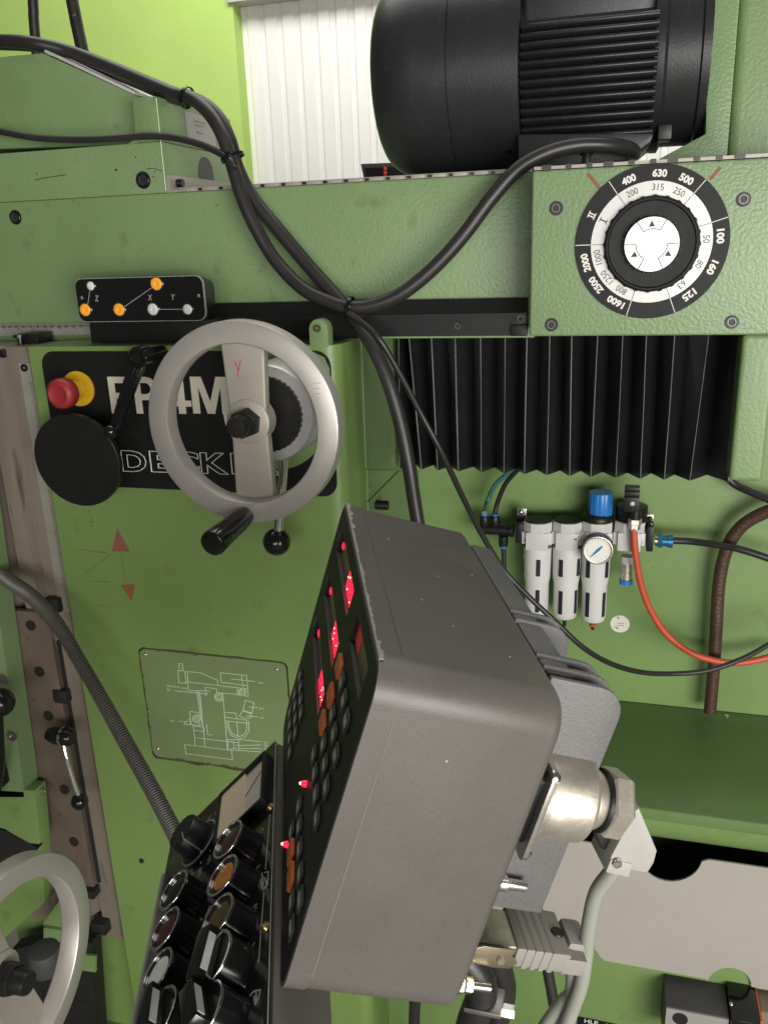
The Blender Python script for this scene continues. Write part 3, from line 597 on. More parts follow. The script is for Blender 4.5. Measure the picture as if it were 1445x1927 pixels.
tb = [at(x, y, YT) for x, y in ((974, 252), (1230, 250), (1224, 267), (1180, 302), (1120, 309), (974, 314))]
b = BM(); prism(b, Fr((0, YT, 0)), [(p.x, p.z) for p in tb], -rm*1.1, 0); obj('terminal_box', b, M['motor'], mo, bevel=.003)
b = BM(); wbox(b, x2+.002, x3-.002, YM-rm*.66, YM+.05, zf1+.008, zm+rm*.96); obj('nameplate_pad', b, M['motor'], mo, bevel=.006)
b = BM(); lathe(b, q, [(rm*.76, x3-.006), (rm*.86, x3-.004), (rm*.865, x3+.001), (rm*.865, x4-.008), (rm*.81, x4-.004), (rm*.81, x5), (rm*.835, x5+.002), (rm*.835, x6), (0, x6)], 96); obj('end_bell', b, M['motor'], mo, smooth=40)
for ang in (118,):
    t = math.radians(ang); f = Fr(q.O+(q.A*-math.cos(t)+q.B*math.sin(t))*rm*.985, q.A*math.sin(t)+q.B*math.cos(t), EX, q.A*-math.cos(t)+q.B*math.sin(t))
    b = BM(); box(b, f.off(0, x3+.006), -.014, .014, -.008, .012, -.012, .006); box(b, f.off(0, x3+.002), -.006, .006, .010, .022, -.012, .001); obj('bolt_lug', b, M['motor'], mo, bevel=.002)
b = BM(); p_, r_ = at(1238, 236, YM-rm*.55), at(1262, 263, YM-rm*.55); wbox(b, p_.x, r_.x, YM-rm*.6, YM-rm*.3, r_.z, p_.z); obj('bolt_lug', b, M['motor'], mo, bevel=.002)
for x, y in ((953, 23), (958, 289)):
    b = BM(); p = at(x, y, YM-rm*.6); d = V((0, p.y-YM, p.z-zm)).normalized(); f = Fr(V((p.x, YM, zm))+d*rm, EX, d.cross(EX), d); cyl(b, f, .0035, -.001, .0016, 16); obj('screw', b, M['steel'] if y < 100 else M['screw'], mo)
b = BM(); f = Fr(at(1103, 300, YM-rm*.9+.02), EX, EY, EZ); cyl(b, f, .009, -.035, .012, 24); cyl(b, f, .011, .004, .014, 24); obj('cable_gland', b, M['black'], mo)

# ------------------------------------------------------------------ motor bracket (green)
mb = thing('motor_bracket', 'green textured upright bracket right of the motor above the speed dial', 'bracket', (.12, .3, 1.48))
b = BM(); pprism(b, [(1334, -90), (1327, 252), (1308, 262), (1216, 312), (1200, 345), (1367, 345), (1367, 300), (1391, 0), (1396, -90)], .17, .2)
mbo = obj('bracket_plate', b, M['hammer'], mb, bevel=.0015)
b = BM(); pprism(b, [(1395, -90), (1390.5, 0), (1368, 300), (1366, 345), (1500, 345), (1530, -90)], .178, .2); obj('side_cover', b, M['green'], mb, bevel=.012, seg=4)

# ------------------------------------------------------------------ speed gearbox with selector dial
gb = thing('speed_gearbox', 'green hammered gearbox with the round black spindle speed dial', 'gearbox', (.06, .15, 1.29))
YG = .02
xg0, xg1 = at(998, 480, YG).x, .24; zg0, zg1 = at(1195, 632, YG).z, at(1222, 309, YG).z
bm = BM(); wbox(bm, xg0, xg1, YG, .34, zg0, zg1); obj('gearbox_body', bm, M['hammer'], gb, bevel=.004, seg=3)
for x, y in ((1046, 392), (1398, 375), (1037, 611), (1376, 606)):
    socket(at(x, y, YG), .0074, gb)
b = BM(); box(b, Fr((0, YG+.002, zg1+.0008)), xg0+.002, xg1, 0, .0035, -.03, 0); obj('top_guard_strip', b, M['rule'], gb)
for k in range(10):
    b = BM(); box(b, Fr((xg0+.018+k*.0225, YG+.001, zg1+.002)), -.003-.004*(k % 3 == 0), .003, -.001, .0034, -.006, .0012); obj('guard_rivet', b, M['screw'], gb)
for p, q in (((1106, 327), (1129, 355)), ((1335, 338), (1355, 315))):
    b = BM(); bar(b, at(*p, YG), at(*q, YG), .0038, (0, -1, 0), .0004); obj('red_mark', b, M['redmark'], gb)
DC = at(1223.7, 457, YG); RD = .0826; df = Fr(DC)
dial = obj('dial_plate', (lambda b: (annulus(b, df, .03, RD, 0, .0018, 96), b)[1])(BM()), M['matt'], gb, smooth=30)
b = BM(); annulus(b, df, .03, RD*.786, .0018, .0022, 96); obj('silver_ring', b, M['ring'], dial)
def pol(r, deg): t = math.radians(deg); return (r*math.sin(t), r*math.cos(t))
for s, a in (('400', -22), ('630', 4), ('500', 27), ('100', 86.5), ('160', 113), ('125', 142), ('1600', 208.5), ('2500', 232.5), ('2000', 254.5)):
    x, y = pol(RD*.878, a); f = df.off(x, y, .0018).rot(math.radians(-a)); b = BM(); text(b, s, f, .0049*len(s)*1.04, 0.0082, .042, .0005); obj('numeral', b, M['white'], dial, smooth=0)
for s, a in (('200', -23), ('315', 4), ('250', 27), ('50', 88), ('80', 115), ('63', 142), ('800', 210), ('1250', 232), ('1000', 256.5)):
    x, y = pol(RD*.705, a); f = df.off(x, y, .0022).rot(math.radians(-a)); b = BM(); text(b, s, f, .0041*len(s), .0069, 0, .0004); obj('numeral', b, M['ink'], dial, smooth=0)
for n_, r, m, a in ((2, .878, 'white', 296), (1, .705, 'ink', 296)):
    x, y = pol(RD*r, a); f = df.off(x, y, .0022).rot(math.radians(-a)); b = BM()
    for i in range(n_): box(b, f, -.0007+(i-(n_-1)/2)*.0028, .0007+(i-(n_-1)/2)*.0028, -.0036, .0036, 0, .0004)
    for s in (-1, 1): box(b, f, -.0026-.0012*(n_-1), .0026+.0012*(n_-1), s*.0036-.0005, s*.0036+.0005, .0001, .0005)
    obj('numeral', b, M[m], dial, smooth=0)
for a in (-36, 40, 73, 158, 195.5, 270):
    f = df.rot(math.radians(-a)); b = BM(); box(b, f, -.0004, .0004, RD*.79, RD*.995, .0018, .0022); obj('sector_line', b, M['white'], dial)
    b = BM(); box(b, f, -.0003, .0003, RD*.56, RD*.784, .0022, .0025); obj('sector_line', b, M['ink'], dial)
kf = df.off(.0006, -.0016)
kb = BM(); n = 144; prism(kb, kf, [((.0512+(.0010 if i % 6 in (0, 1) else -.0003))*math.sin(2*math.pi*i/n), (.0512+(.0010 if i % 6 in (0, 1) else -.0003))*math.cos(2*math.pi*i/n)) for i in range(n)], .0005, .007)
knob = obj('selector_knob', kb, M['matt'], gb)
b = BM(); lathe(b, kf, [(.0512, .007), (.0500, .0115), (.0485, .0125), (.047, .0125), (.0455, .011), (.034, .0105), (0, .0105)], 72); obj('knob_face', b, M['matt'], knob, smooth=25)
b = BM(); cyl(b, kf, .0302, .0105, .0185, 64, ch=.001); obj('inner_knob', b, M['matt'], knob)
b = BM()
for i in range(20): f = kf.rot(2*math.pi*i/20+.1); box(b, f, -.0008, .0008, .0295, .0328, .0105, .0125)
obj('index_tooth', b, M['black'], knob)
b = BM(); cyl(b, kf, .0288, .0185, .0192, 64); disc = obj('index_disc', b, M['disc'], knob)
b = BM()
for a in (-3, 121, 239):
    f = kf.rot(math.radians(-a)); prism(b, f, [(-.0034, .0186), (.0034, .0186), (0, .0252)], .0192, .0195)
    arc = [pol(.0165, t) for t in range(-32, 33, 8)]
    P = [f.p(*pol(.0286, -32), .0192)]+[f.p(x, y, .0192) for x, y in arc]+[f.p(*pol(.0286, 32), .0192)]
    for u, w in zip(P, P[1:]): bar(b, u, w, .0009, f.C, .0003)
obj('index_mark', b, M['ink'], disc, smooth=0)

# ------------------------------------------------------------------ bellows
be = thing('bellows_cover', 'black folded bellows cover hanging under the gearbox', 'bellows', (-.05, .06, 1.12))
tops = [750, 768.6, 811, 856, 903.7, 950, 991, 1034, 1075, 1124, 1171, 1215.6, 1268.7, 1333, 1393.5]
bots = [752, 793, 823, 862, 905, 947.5, 986, 1028, 1071, 1111, 1158, 1204, 1249, 1297, 1369]
by = [882+ (i*1.75) for i in range(15)]
YB = .25
ridge = [(at(t, 628, YB-.0135*i), at(bx_, y_, YB-.0135*i)) for i, (t, bx_, y_) in enumerate(zip(tops, bots, by))]
for i in range(14):
    (t0, b0), (t1, b1) = ridge[i], ridge[i+1]
    fr_ = .46+.08*random.random(); dp = .027+.004*random.random()
    tm = t0.lerp(t1, fr_)+V((0, dp, 0)); bmid = b0.lerp(b1, fr_)+V((0, dp, 0)); 
    b = BM()
    def quad(p, q_, r_, s_, th=.0009):
        n_ = (q_-p).cross(s_-p).normalized(); n_ = n_ if n_.y < 0 else -n_
        a = [b.verts.new(x) for x in (p, q_, r_, s_)]; c = [b.verts.new(x-n_*th) for x in (p, q_, r_, s_)]
        b.faces.new(a); b.faces.new(c[::-1])
        for k in range(4): b.faces.new((a[k], c[k], c[(k+1) % 4], a[(k+1) % 4]))
    # slight buckle at mid height
    j = V((random.uniform(-.0012, .0012), random.uniform(-.001, .003), 0))
    mt, mb_ = t0.lerp(b0, .55), t1.lerp(b1, .55); mm = tm.lerp(bmid, .55)+j
    quad(t0, tm, mm, mt); quad(mt, mm, bmid, b0); quad(tm, t1, mb_, mm); quad(mm, mb_, b1, bmid)
    obj('fold', b, M['bellow'], be, smooth=15)
for i, (t0, b0) in enumerate(ridge):
    b = BM(); tube(b, [t0+V((0, -.0006, 0)), t0.lerp(b0, .5)+V((random.uniform(-.0006, .0006), -.0006, 0)), b0+V((0, -.0006, 0))], .00045+.00025*random.random(), 6, 4); obj('fold_edge', b, M['foldedge'], be)
b = BM(); (ta, ba), (tz, bz) = ridge[0], ridge[-1]; o_ = V((0, .036, 0)); t_ = V((0, .002, 0)); up_ = V((0, 0, .012))
quad_ = [ta+o_, tz+o_, bz+o_+up_, ba+o_+up_]; va_ = [b.verts.new(p) for p in quad_]; vb_ = [b.verts.new(p+t_) for p in quad_]
b.faces.new(va_); b.faces.new(vb_[::-1])
for k in range(4): b.faces.new((va_[k], vb_[k], vb_[(k+1) % 4], va_[(k+1) % 4]))
obj('backing_cloth', b, M['bellow'], be)
# post at right of bellows
po = thing('bellows_end_post', 'pale green upright post with rounded edge right of the bellows', 'post', (.18, .1, 1.11))
b = BM(); pz0, pz1 = at(1400, 906, .03).z, zg0-.0005; px0, px1 = at(1396, 640, .03).x, at(1442, 760, .03).x
wbox(b, px0, px1+.004, .03, .085, pz0, pz1); obj('post_body', b, M['green'], po, bevel=.006, seg=4)

# ------------------------------------------------------------------ cabinet behind: back wall, shelf, base
cb = thing('machine_cabinet', 'green sheet cabinet wall with dark shelf behind the air filters', 'cabinet', (.1, .35, 0))
zs = .583
b = BM(); wbox(b, XR+.001, 1.2, .42, .50, zs+.001, 1.30); obj('back_panel', b, M['panel'], cb)
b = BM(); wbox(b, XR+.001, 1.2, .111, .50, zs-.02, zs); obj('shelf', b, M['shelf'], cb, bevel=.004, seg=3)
yf = .115; zfr = at(1250, 1592, yf).z
hA = zs-.0205-zfr                                   # rolled front edge that curves back under the shelf
pa = [(yf+.024*(1-math.cos(math.radians(t))), zs-.0205-hA*math.sin(math.radians(t))) for t in range(0, 91, 6)]
b = BM(); prism(b, Fr((0, 0, 0), EY, EZ, EX), pa+[(.20, zfr), (.20, zs-.0205)], XR+.001, 1.2); obj('front_apron', b, M['panel'], cb, smooth=40)
b = BM(); wbox(b, XR+.001, 1.2, .21, .23, .0, zfr); obj('inner_panel', b, M['dark'], cb)  # painted near black for the shade inside the recess
zl2 = at(1200, 1790, .102).z
b = BM(); wbox(b, XR-.25, 1.2, .102, .19, 0.0, zl2); obj('lower_panel', b, M['panel'], cb, bevel=.003)
b = BM(); cyl(b, Fr(at(1366, 1352, .405), EX, EY, EZ), .004, -.004, .006, 12); obj('stud', b, M['bright'], cb)
# grey sheet cover with finger notches
YC = .096
gc_ = [(1040, 1575), (1092, 1585), (1125, 1588), (1206, 1617)]
def arcpx(cx, cy, rx, ry, a0, a1, n=12): return [(cx+rx*math.cos(math.radians(a0+(a1-a0)*k/n)), cy+ry*math.sin(math.radians(a0+(a1-a0)*k/n))) for k in range(n+1)]
top = [(900, 1553), (1060, 1577), (1125, 1589), (1205, 1612)]+arcpx(1263, 1612, 58, 47, 165, 12)+[(1329, 1619), (1336, 1618.5), (1600, 1657)]
botm = [(1600, 1893), (1413, 1857)]+arcpx(1371, 1855, 42, 34, 5, -165)+[(1326, 1842), (1137, 1808), (1128, 1800), (1118, 1785), (1105, 1778), (1090, 1776), (900, 1745)]
b = BM(); pprism(b, top+botm, YC, .003); tag(obj('sheet_cover', b, M['cover']), 'pale grey sheet metal cover with round finger notches at lower right', 'cover plate')
b = BM(); f = Fr(at(1145, 1932, .100)); box(b, f, -.05, .10, -.010, .0075, 0, .0012); st = obj('oil_sticker', b, M['matt'], cb)
b = BM(); f = Fr(at(1112, 1923, .0985)); text(b, 'HLP', f, .022, .0085, .01, .0004); obj('lettering', b, M['white'], st, smooth=0)
b = BM(); f = Fr(at(1143, 1930, .0985)); text(b, '46', f, .013, .0085, .01, .0004); obj('lettering', b, M['white'], st, smooth=0)
# black iron block at bottom right
ib = thing('drilled_iron_block', 'dark iron block with a drilled front at the bottom right corner', 'iron block', at(1335, 1935, .06))
q = at(1252, 1893, .04); q1 = at(1372, 1916, .04)
b = BM(); wbox(b, q.x, q1.x, 0.04, .101, q.z-.08, q.z); obj('block', b, M['grit'], ib, bevel=.002)
b = BM(); wbox(b, q.x+.001, q1.x-.001, 0.0375, .0398, q.z-.08, q.z-.0015); obj('front_plate', b, M['plate'], ib)
b = BM(); p = at(1279, 1917, .0374); annulus(b, Fr(p), .0085, .011, 0, .001, 28); cyl(b, Fr(p), .0088, 0, .0004, 28); obj('bore', b, M['dark'], ib)
ct = thing('black_switch_box', 'glossy black box with orange edge beside the drilled iron block', 'switch box', at(1400, 1935, .06))
q2 = at(1428, 1925, .045)
b = BM(); wbox(b, q1.x+.001, q2.x, 0.03, .101, q1.z-.08, q1.z+.008); obj('box_body', b, M['gloss'], ct, bevel=.004)
b = BM(); wbox(b, q2.x+.0002, q2.x+.003, 0.04, .101, q1.z-.08, q1.z+.006); obj('orange_edge', b, M['orange'], ct)
b = BM(); sphere(b, at(1375, 1890, .028), .0028, 14); obj('screw', b, M['bright'], ct)
b = BM(); wbox(b, q2.x+.004, q2.x+.2, 0.06, .1015, q1.z-.08, q1.z+.003); tag(obj('brown_carton', b, M['foot'], bevel=.002), 'brown carton edge at the bottom right corner of the picture', 'carton')

# ------------------------------------------------------------------ compressed air service unit
fr = thing('air_service_unit', 'white compressed air filter unit with blue regulator knob and gauge on the green cabinet wall', 'air filter unit', at(1080, 1080, .42))
YF = .365
Zf = lambda x, y, Y=YF: at(880+x*.2699, 860+y*.2699, Y)
kf_ = pxm(Zf(700, 700))*.2699
def zc(y0, y1, x, Y=YF): return Zf(x, y0, Y).z-Zf(x, y1, Y).z
for i, (cx, yb_) in enumerate(((490, 1108), (697, 1128), (903, 1152), (1128, 0))):
    top = Zf(cx, 470); f = Fr(V((top.x, YF, top.z)), EX, EY, EZ)
    rr = 98*kf_
    b = BM(); lathe(b, f.rot(math.radians(22.5)) if False else Fr(f.O, V((math.cos(.3927), math.sin(.3927), 0)), V((-math.sin(.3927), math.cos(.3927), 0)), EZ), [(0, -.010), (rr*1.07, -.010), (rr*1.07, .0068), (rr*1.02, .008), (0, .008)], 8); obj('cap_ring', b, M['frl'], fr, bevel=.0008)
    if i < 2:
        b = BM(); cyl(b, f, rr*.96, .008, .0105, 40); obj('black_cap', b, M['matt'], fr)
    b = BM(); hh = 130*kf_; wbox(b, f.O.x-104*kf_, f.O.x+104*kf_-.0006, YF-.016, YF+.016, f.O.z-.008-hh*.72, f.O.z-.0095); obj('head_wing', b, M['frl'], fr, bevel=.001)
    b = BM(); wbox(b, f.O.x-76*kf_, f.O.x+76*kf_, YF-.0235, YF+.02, f.O.z-.008-hh*1.0, f.O.z-.008); obj('head_body', b, M['frl'], fr, bevel=.0025)
    if i < 3:
        zt_ = f.O.z-.008-hh*.95; zb_ = Zf(cx, yb_).z; L = zt_-zb_; g = Fr(V((f.O.x, YF, zt_)), EX, EY, EZ)
        b = BM(); lathe(b, g, [(0, 0), (rr*1.0, 0), (rr, -L*.02), (rr*.95, -L*.42), (rr*.87, -L*.5), (rr*.86, -L*.90), (rr*.78, -L*.955), (rr*.4, -L), (0, -L)], 40); bw = obj('bowl', b, M['bowl'], fr, smooth=40)
        for (y0, y1) in ((.13, .36), (.56, .88)):
            for ang in ((-81, -172), (-110, -31), (-120, -38))[i]:
                t = math.radians(ang); rad = rr*(.985 if y0 < .4 else .865); c0 = V((g.O.x+rad*math.cos(t), YF+rad*math.sin(t), zt_-L*(y0+y1)/2)); n_ = V((math.cos(t), math.sin(t), 0))
                w_ = Fr(c0, EZ.cross(n_), EZ, n_); b = BM(); prism(b, w_, rrect(.0072, L*(y1-y0), .001, 2), -.004, .0006); obj('sight_slot', b, M['slot'], bw)
        b = BM(); g2 = Fr(V((f.O.x, YF, zb_)), EX, EY, EZ)
        lathe(b, g2, [(0, -.002), (.0065, -.002), (.0072, .003), (0, .003)], 20); cyl(b, g2, .0032, -.014, -.002, 16); obj('drain_valve', b, M['black'], fr)
        if i == 2: b = BM(); annulus(b, g2, .003, .0062, -.0075, -.003, 24); obj('red_drain_ring', b, M['hosered'], fr)
# regulator knob
g = Fr(Zf(905, 470), EX, EY, EZ); g.O.y = YF
b = BM(); lathe(b, g, [(0, .008), (103*kf_, .008), (105*kf_, .012), (98*kf_, .018), (84*kf_, .021), (0, .021)], 40); obj('knob_collar', b, M['black'], fr)
hk = zc(235, 440, 920); n = 96; g3 = Fr(Zf(919, 440), EX, EY, EZ); g3.O.y = YF
b = BM(); prism(b, g3, [((80+(1.5 if i % 8 < 5 else -1))*kf_*math.cos(2*math.pi*i/n), (80+(1.5 if i % 8 < 5 else -1))*kf_*math.sin(2*math.pi*i/n)) for i in range(n)], .010, hk-.002); obj('regulator_knob', b, M['blue'], fr, bevel=.0015)
b = BM(); cyl(b, g3, 81*kf_, 0, .0098, 48); obj('knob_skirt', b, M['blue'], fr)
# gauge
GC = Zf(905, 650, 0.3200); gf = Fr(GC); rg = 103*pxm(GC)*.2699
b = BM(); lathe(b, gf, [(0, -.03), (rg*.8, -.03), (rg*.98, -.022), (rg, -.004), (rg, 0), (rg*.9, .002), (rg*.88, -.001), (0, -.001)], 48); obj('gauge_case', b, M['black'], fr)
b = BM(); annulus(b, gf, rg*.87, rg*1.0, .0005, .0028, 48); obj('gauge_bezel', b, M['bright'], fr, bevel=.0006)
b = BM(); cyl(b, gf, rg*.885, 0, .0008, 48); gfa = obj('gauge_face', b, M['dialw'], fr)
b = BM()
for k in range(25):
    a = -130+k*260/24; f = gf.rot(math.radians(-a)); box(b, f, -.0002, .0002, rg*(.70 if k % 4 else .64), rg*.78, .0008, .0010)
obj('gauge_scale', b, M['ink'], gfa)
b = BM(); f = gf.rot(math.radians(-45+3)); prism(b, f, [(-.0022, 0), (-.0012, rg*.42), (.0012, rg*.42), (.0022, 0), (.0004, -rg*.7), (-.0004, -rg*.7)], .0012, .0016); cyl(b, gf, .0022, .0010, .0020, 16); obj('gauge_needle', b, M['blue'], gfa)
# pressure switch on module 4
g = Fr(Zf(1135, 500), EX, EY, EZ); g.O.y = YF+.005
b = BM(); cyl(b, g, 104*kf_, .001, zc(340, 500, 1135), 40, ch=.002); obj('switch_body', b, M['black'], fr)
ps = Zf(1142, 285, 0.3300); f = Fr(ps)
b = BM(); box(b, f, -.0115, .0115, -.020, .004, -.012, .012); obj('plug_block', b, M['black'], fr, bevel=.001)
b = BM(); box(b, f, -.0115, .0115, .0045, .012, -.012, .009); box(b, f, -.0115, .0115, .0125, .019, -.012, .007); obj('plug_block', b, M['black'], fr, bevel=.001)
b = BM(); lathe(b, Fr(Zf(1146, 327, 0.3172)), [(0, .0006), (.0035, .0004), (.004, 0)], 14); obj('screw', b, M['bright'], fr)
b = BM(); g = Fr(Zf(1165, 430, 0.3300), EX, EY, EZ); cyl(b, g, .0085, 0, .018, 24); obj('plug_stem', b, M['black'], fr)
b = BM(); hexa(b, g, .0108, -.009, 0); hexa(b, g, .009, -.018, -.0095); obj('gland_nut', b, M['nickel'], fr)
# outlet right
def fbox(nm, x0, x1, y0, y1, Y, dep, m, bev=.001):
    p, q = Zf(x0, y1, Y), Zf(x1, y0, Y); b = BM(); wbox(b, p.x, q.x, Y, Y+dep, p.z, q.z); return obj(nm, b, M[m], fr, bevel=bev)
fbox('end_block', 1240, 1300, 490, 660, 0.347, .035, 'black', .002)
fbox('wall_bracket', 1240, 1290, 440, 488, 0.377, .03, 'black'); fbox('bracket_plate', 1245, 1295, 405, 445, 0.373, .004, 'bright')
b = BM(); sphere(b, Zf(1268, 428, 0.3720), .0042, 14); obj('screw', b, M['screw'], fr)
f = Fr(Zf(1302, 582, 0.3650), EY, EZ, EX)
b = BM(); cyl(b, f, .0088, 0, .004, 24); obj('fitting_washer', b, M['brass'], fr)
b = BM(); hexa(b, f, .0115, .004, .012); cyl(b, f, .009, .012, .026, 20); annulus(b, f, .008, .0108, .020, .028, 24); obj('hose_fitting', b, M['bluef'], fr)
f = Fr(Zf(1110, 720, 0.3600), EX, EY, EZ)
b = BM(); cyl(b, f, .0105, -.004, .008, 24); obj('outlet_neck', b, M['frl'], fr)
b = BM(); lathe(b, f, [(0, -.004), (.0098, -.004), (.0098, -.018), (.0088, -.0185), (.0088, -.020), (.0098, -.0205), (.0098, -.033), (0, -.033)], 24); obj('silencer', b, M['nickel'], fr)
b = BM(); cyl(b, f, .0108, -.042, -.0335, 24); obj('blue_end_ring', b, M['blue'], fr)
# left manifold
fbox('end_block', 330, 384, 470, 600, 0.350, .03, 'black', .002); fbox('wall_bracket', 335, 405, 408, 470, 0.377, .03, 'black'); fbox('bracket_plate', 342, 410, 360, 408, 0.377, .004, 'steel')
b = BM(); sphere(b, Zf(372, 382, 0.3750), .005, 14); obj('screw', b, M['bright'], fr)
f = Fr(Zf(320, 513, 0.3650), -EY, EZ, -EX); L = Zf(320, 513).x-Zf(72, 513).x
b = BM(); lathe(b, f, [(0, 0), (.0115, 0), (.0115, L*.12), (.0092, L*.14), (.0092, L*.4), (.0098, L*.41), (.0098, L*.43), (.0092, L*.44), (.0092, L*.68), (.0098, L*.69), (.0098, L*.71), (.0092, L*.72), (.0092, L), (0, L)], 24); obj('manifold', b, M['black'], fr)
for x in (116, 188):
    f = Fr(Zf(x, 485), EX, EY, EZ); f.O.y = YF; b = BM(); lathe(b, f, [(0, 0), (.006, 0), (.0085, .004), (.0085, .019), (.0075, .0205), (0, .0205)], 20); obj('push_fitting', b, M['black'], fr)
    b = BM(); cyl(b, f, .0068, .0207, .0235, 20); obj('blue_collet', b, M['blue'], fr)
f = Fr(Zf(248, 550), EX, EY, EZ); f.O.y = YF; b = BM(); lathe(b, f, [(0, 0), (.0085, 0), (.0085, -.010), (.0078, -.018), (0, -.018)], 20); obj('push_fitting', b, M['black'], fr)
b = BM(); cyl(b, f, .0072, -.0215, -.0182, 20); obj('blue_collet', b, M['blue'], fr)
for x, y, w_ in ((405, 572, 40), (1195, 590, 46)):
    for k in range(3): b = BM(); box(b, Fr(Zf(x, y+k*9, YF-.0162)), -w_*kf_/2, w_*kf_/2*(1-.2*k), -.0003, .0003, 0, .0003); obj('printed_line', b, M['key'], fr)
b = BM(); prism(b, Fr(Zf(748, 574, YF-.0242)), [(-.003, 0), (.0025, .0018), (.0025, -.0018)], 0, .0003); obj('flow_arrow', b, M['ink'], fr)

def hose(nm, label, cat, pts, r, m, n=12, group=None):
    b = BM(); tube(b, pts, r, n, 8); return tag(obj(nm, b, M[m], smooth=60), label, cat, group)
def pts3(seq): return [at(x, y, Y) for x, y, Y in seq]
hose('air_hose', 'thin teal air hose rising from the filter manifold under the bellows', 'hose', pts3([(911.5, 966, .25), (915, 948, 0.365), (930, 915, 0.360), (952, 893, 0.350), (975, 870, 0.335), (990, 845, 0.315)]), .0042, 'teal')
hose('air_hose', 'thin black air hose rising beside the teal hose from the manifold', 'hose', pts3([(931, 966, 0.365), (936, 945, 0.365), (950, 912, 0.358), (968, 890, 0.350), (990, 868, 0.335), (1005, 845, 0.315)]), .0042, 'rubber')
hose('air_hose', 'thin black air hose hanging straight down from the filter manifold', 'hose', pts3([(947, 1030, 0.365), (948, 1070, 0.365), (946, 1110, 0.365), (945, 1180, 0.365)]), .0042, 'rubber')
hose('red_hose', 'red hose curving down from the pressure switch to the right', 'hose', pts3([(1192, 994, 0.327), (1194, 1030, 0.327), (1203, 1090, 0.330), (1222, 1145, 0.335), (1255, 1195, 0.340), (1305, 1231, 0.345), (1370, 1247, 0.350), (1420, 1243, 0.355), (1475, 1228, 0.365)]), .0056, 'hosered')
hose('brown_hose', 'thick brown braided hose dropping to the shelf at the right', 'hose', pts3([(1500, 950, 0.355), (1445, 962, 0.365), (1395, 990, 0.375), (1366, 1035, 0.380), (1352, 1100, 0.383), (1347, 1180, 0.383), (1342, 1260, 0.383), (1335, 1340, 0.383)]), .0105, 'brown', 16)
hose('air_line', 'black air line leaving the blue fitting towards the right', 'hose', pts3([(1252, 1017, 0.365), (1300, 1019, 0.365), (1360, 1027, 0.350), (1410, 1039, 0.340), (1500, 1070, 0.335)]), .0058, 'rubber')
hose('black_cable', 'black cable passing behind the bellows post at the right', 'cable', pts3([(1350, 880, 0.385), (1380, 910, 0.385), (1410, 925, 0.375), (1445, 940, 0.365), (1490, 962, 0.355)]), .006, 'rubber')
b = BM(); cyl(b, Fr(at(1166, 1174, .42)), 17.5*pxm(at(1166, 1174, .42)), 0, .0006, 40); stk = tag(obj('round_sticker', b, M['white']), 'small round white sticker on the green wall below the filters', 'sticker')
b = BM(); prism(b, Fr(at(1163, 1164, 0.414)), [(-.002, 0), (.002, 0), (0, .003)], 0, .0003); prism(b, Fr(at(1161, 1183, 0.414)), [(-.002, 0), (.002, 0), (0, .003)], 0, .0003)
for k in range(2): box(b, Fr(at(1167, 1173+k*4, .4194)), -.006, .006, -.0004, .0004, 0, .0002)
obj('printed_mark', b, M['key'], stk)

# ------------------------------------------------------------------ cables in front of the ram
CA = pts3([(-60, 78, .16), (0, 77, .15), (60, 81, .14), (130, 97, .155), (200, 123, .15), (270, 152, .135), (330, 177, .11), (362, 186, .095), (395, 215, .08), (420, 258, .072), (437, 310, .068), (456, 372, .062), (482, 430, .06), (520, 492, .058), (570, 543, .05), (620, 568, .045), (657, 578, .042), (700, 575, .042), (755, 553, .045), (815, 505, .05), (870, 445, .055), (925, 372, .06), (975, 318, .065), (1030, 287, .075), (1090, 273, .085), (1150, 274, .10), (1185, 281, .125), (1192, 288, .16)])
hose('thick_cable', 'thick black cable swooping from the top left down and up to the motor', 'cable', CA, .0088, 'rubber2', 16)
CB = pts3([(-60, 80, .19), (100, 90, .19), (230, 142, .17), (330, 183, .125), (372, 190, .10), (408, 217, .088), (432, 262, .082), (448, 318, .079), (478, 376, .078), (525, 434, .076), (585, 505, .072), (640, 566, .06), (665, 600, .045), (697, 645, .02), (727, 708, .01), (752, 790, .005), (768, 870, .0), (779, 940, .0), (790, 1010, .0), (800, 1090, .0), (806, 1250, -.02), (800, 1500, -.03), (780, 1900, -.02), (770, 2300, 0)])
hose('thick_cable', 'thick black cable running behind the first one down behind the keyboard pendant', 'cable', CB, .0092, 'rubber2', 16)
hose('thin_cable', 'thin black cable crossing the green housing at the upper left', 'cable', pts3([(-60, 236, .10), (0, 247, .09), (65, 259, .085), (140, 263, .084), (210, 261, .084), (270, 256, .084), (320, 258, .084), (365, 268, .08), (400, 281, .072), (428, 298, .06), (440, 318, .055)]), .0046, 'rubber2')
hose('thin_cable', 'thin black cable slanting across the bellows and looping right below the filters', 'cable', pts3([(655, 588, .03), (680, 606, .028), (712, 636, .02), (745, 690, .03), (790, 775, .05), (830, 850, .06), (868, 930, .09), (905, 1003, .12), (948, 1073, .14), (998, 1126, .14), (1045, 1170, .14), (1095, 1217, .15), (1145, 1247, .18), (1200, 1264, .21), (1260, 1268, .24), (1330, 1262, .26), (1395, 1240, .28), (1445, 1213, .30), (1490, 1185, .32)]), .0041, 'rubber')
def ziptie(label, px, py, Y, d, rx):
    t = thing('cable_tie', label, 'cable tie', at(px, py, Y), 'black cable ties'); c = at(px, py, Y); d = V(d).normalized(); f = Fr(c, d.orthogonal(), None or d.cross(d.orthogonal()), d)
    b = BM(); annulus(b, f, rx, rx+.0016, -.002, .002, 28); obj('strap', b, M['gloss'], t)
    b = BM(); box(b, Fr(c+V((.002, -rx-.002, .002))), -.004, .004, -.003, .003, -.003, .003); obj('head', b, M['gloss'], t, bevel=.0008)
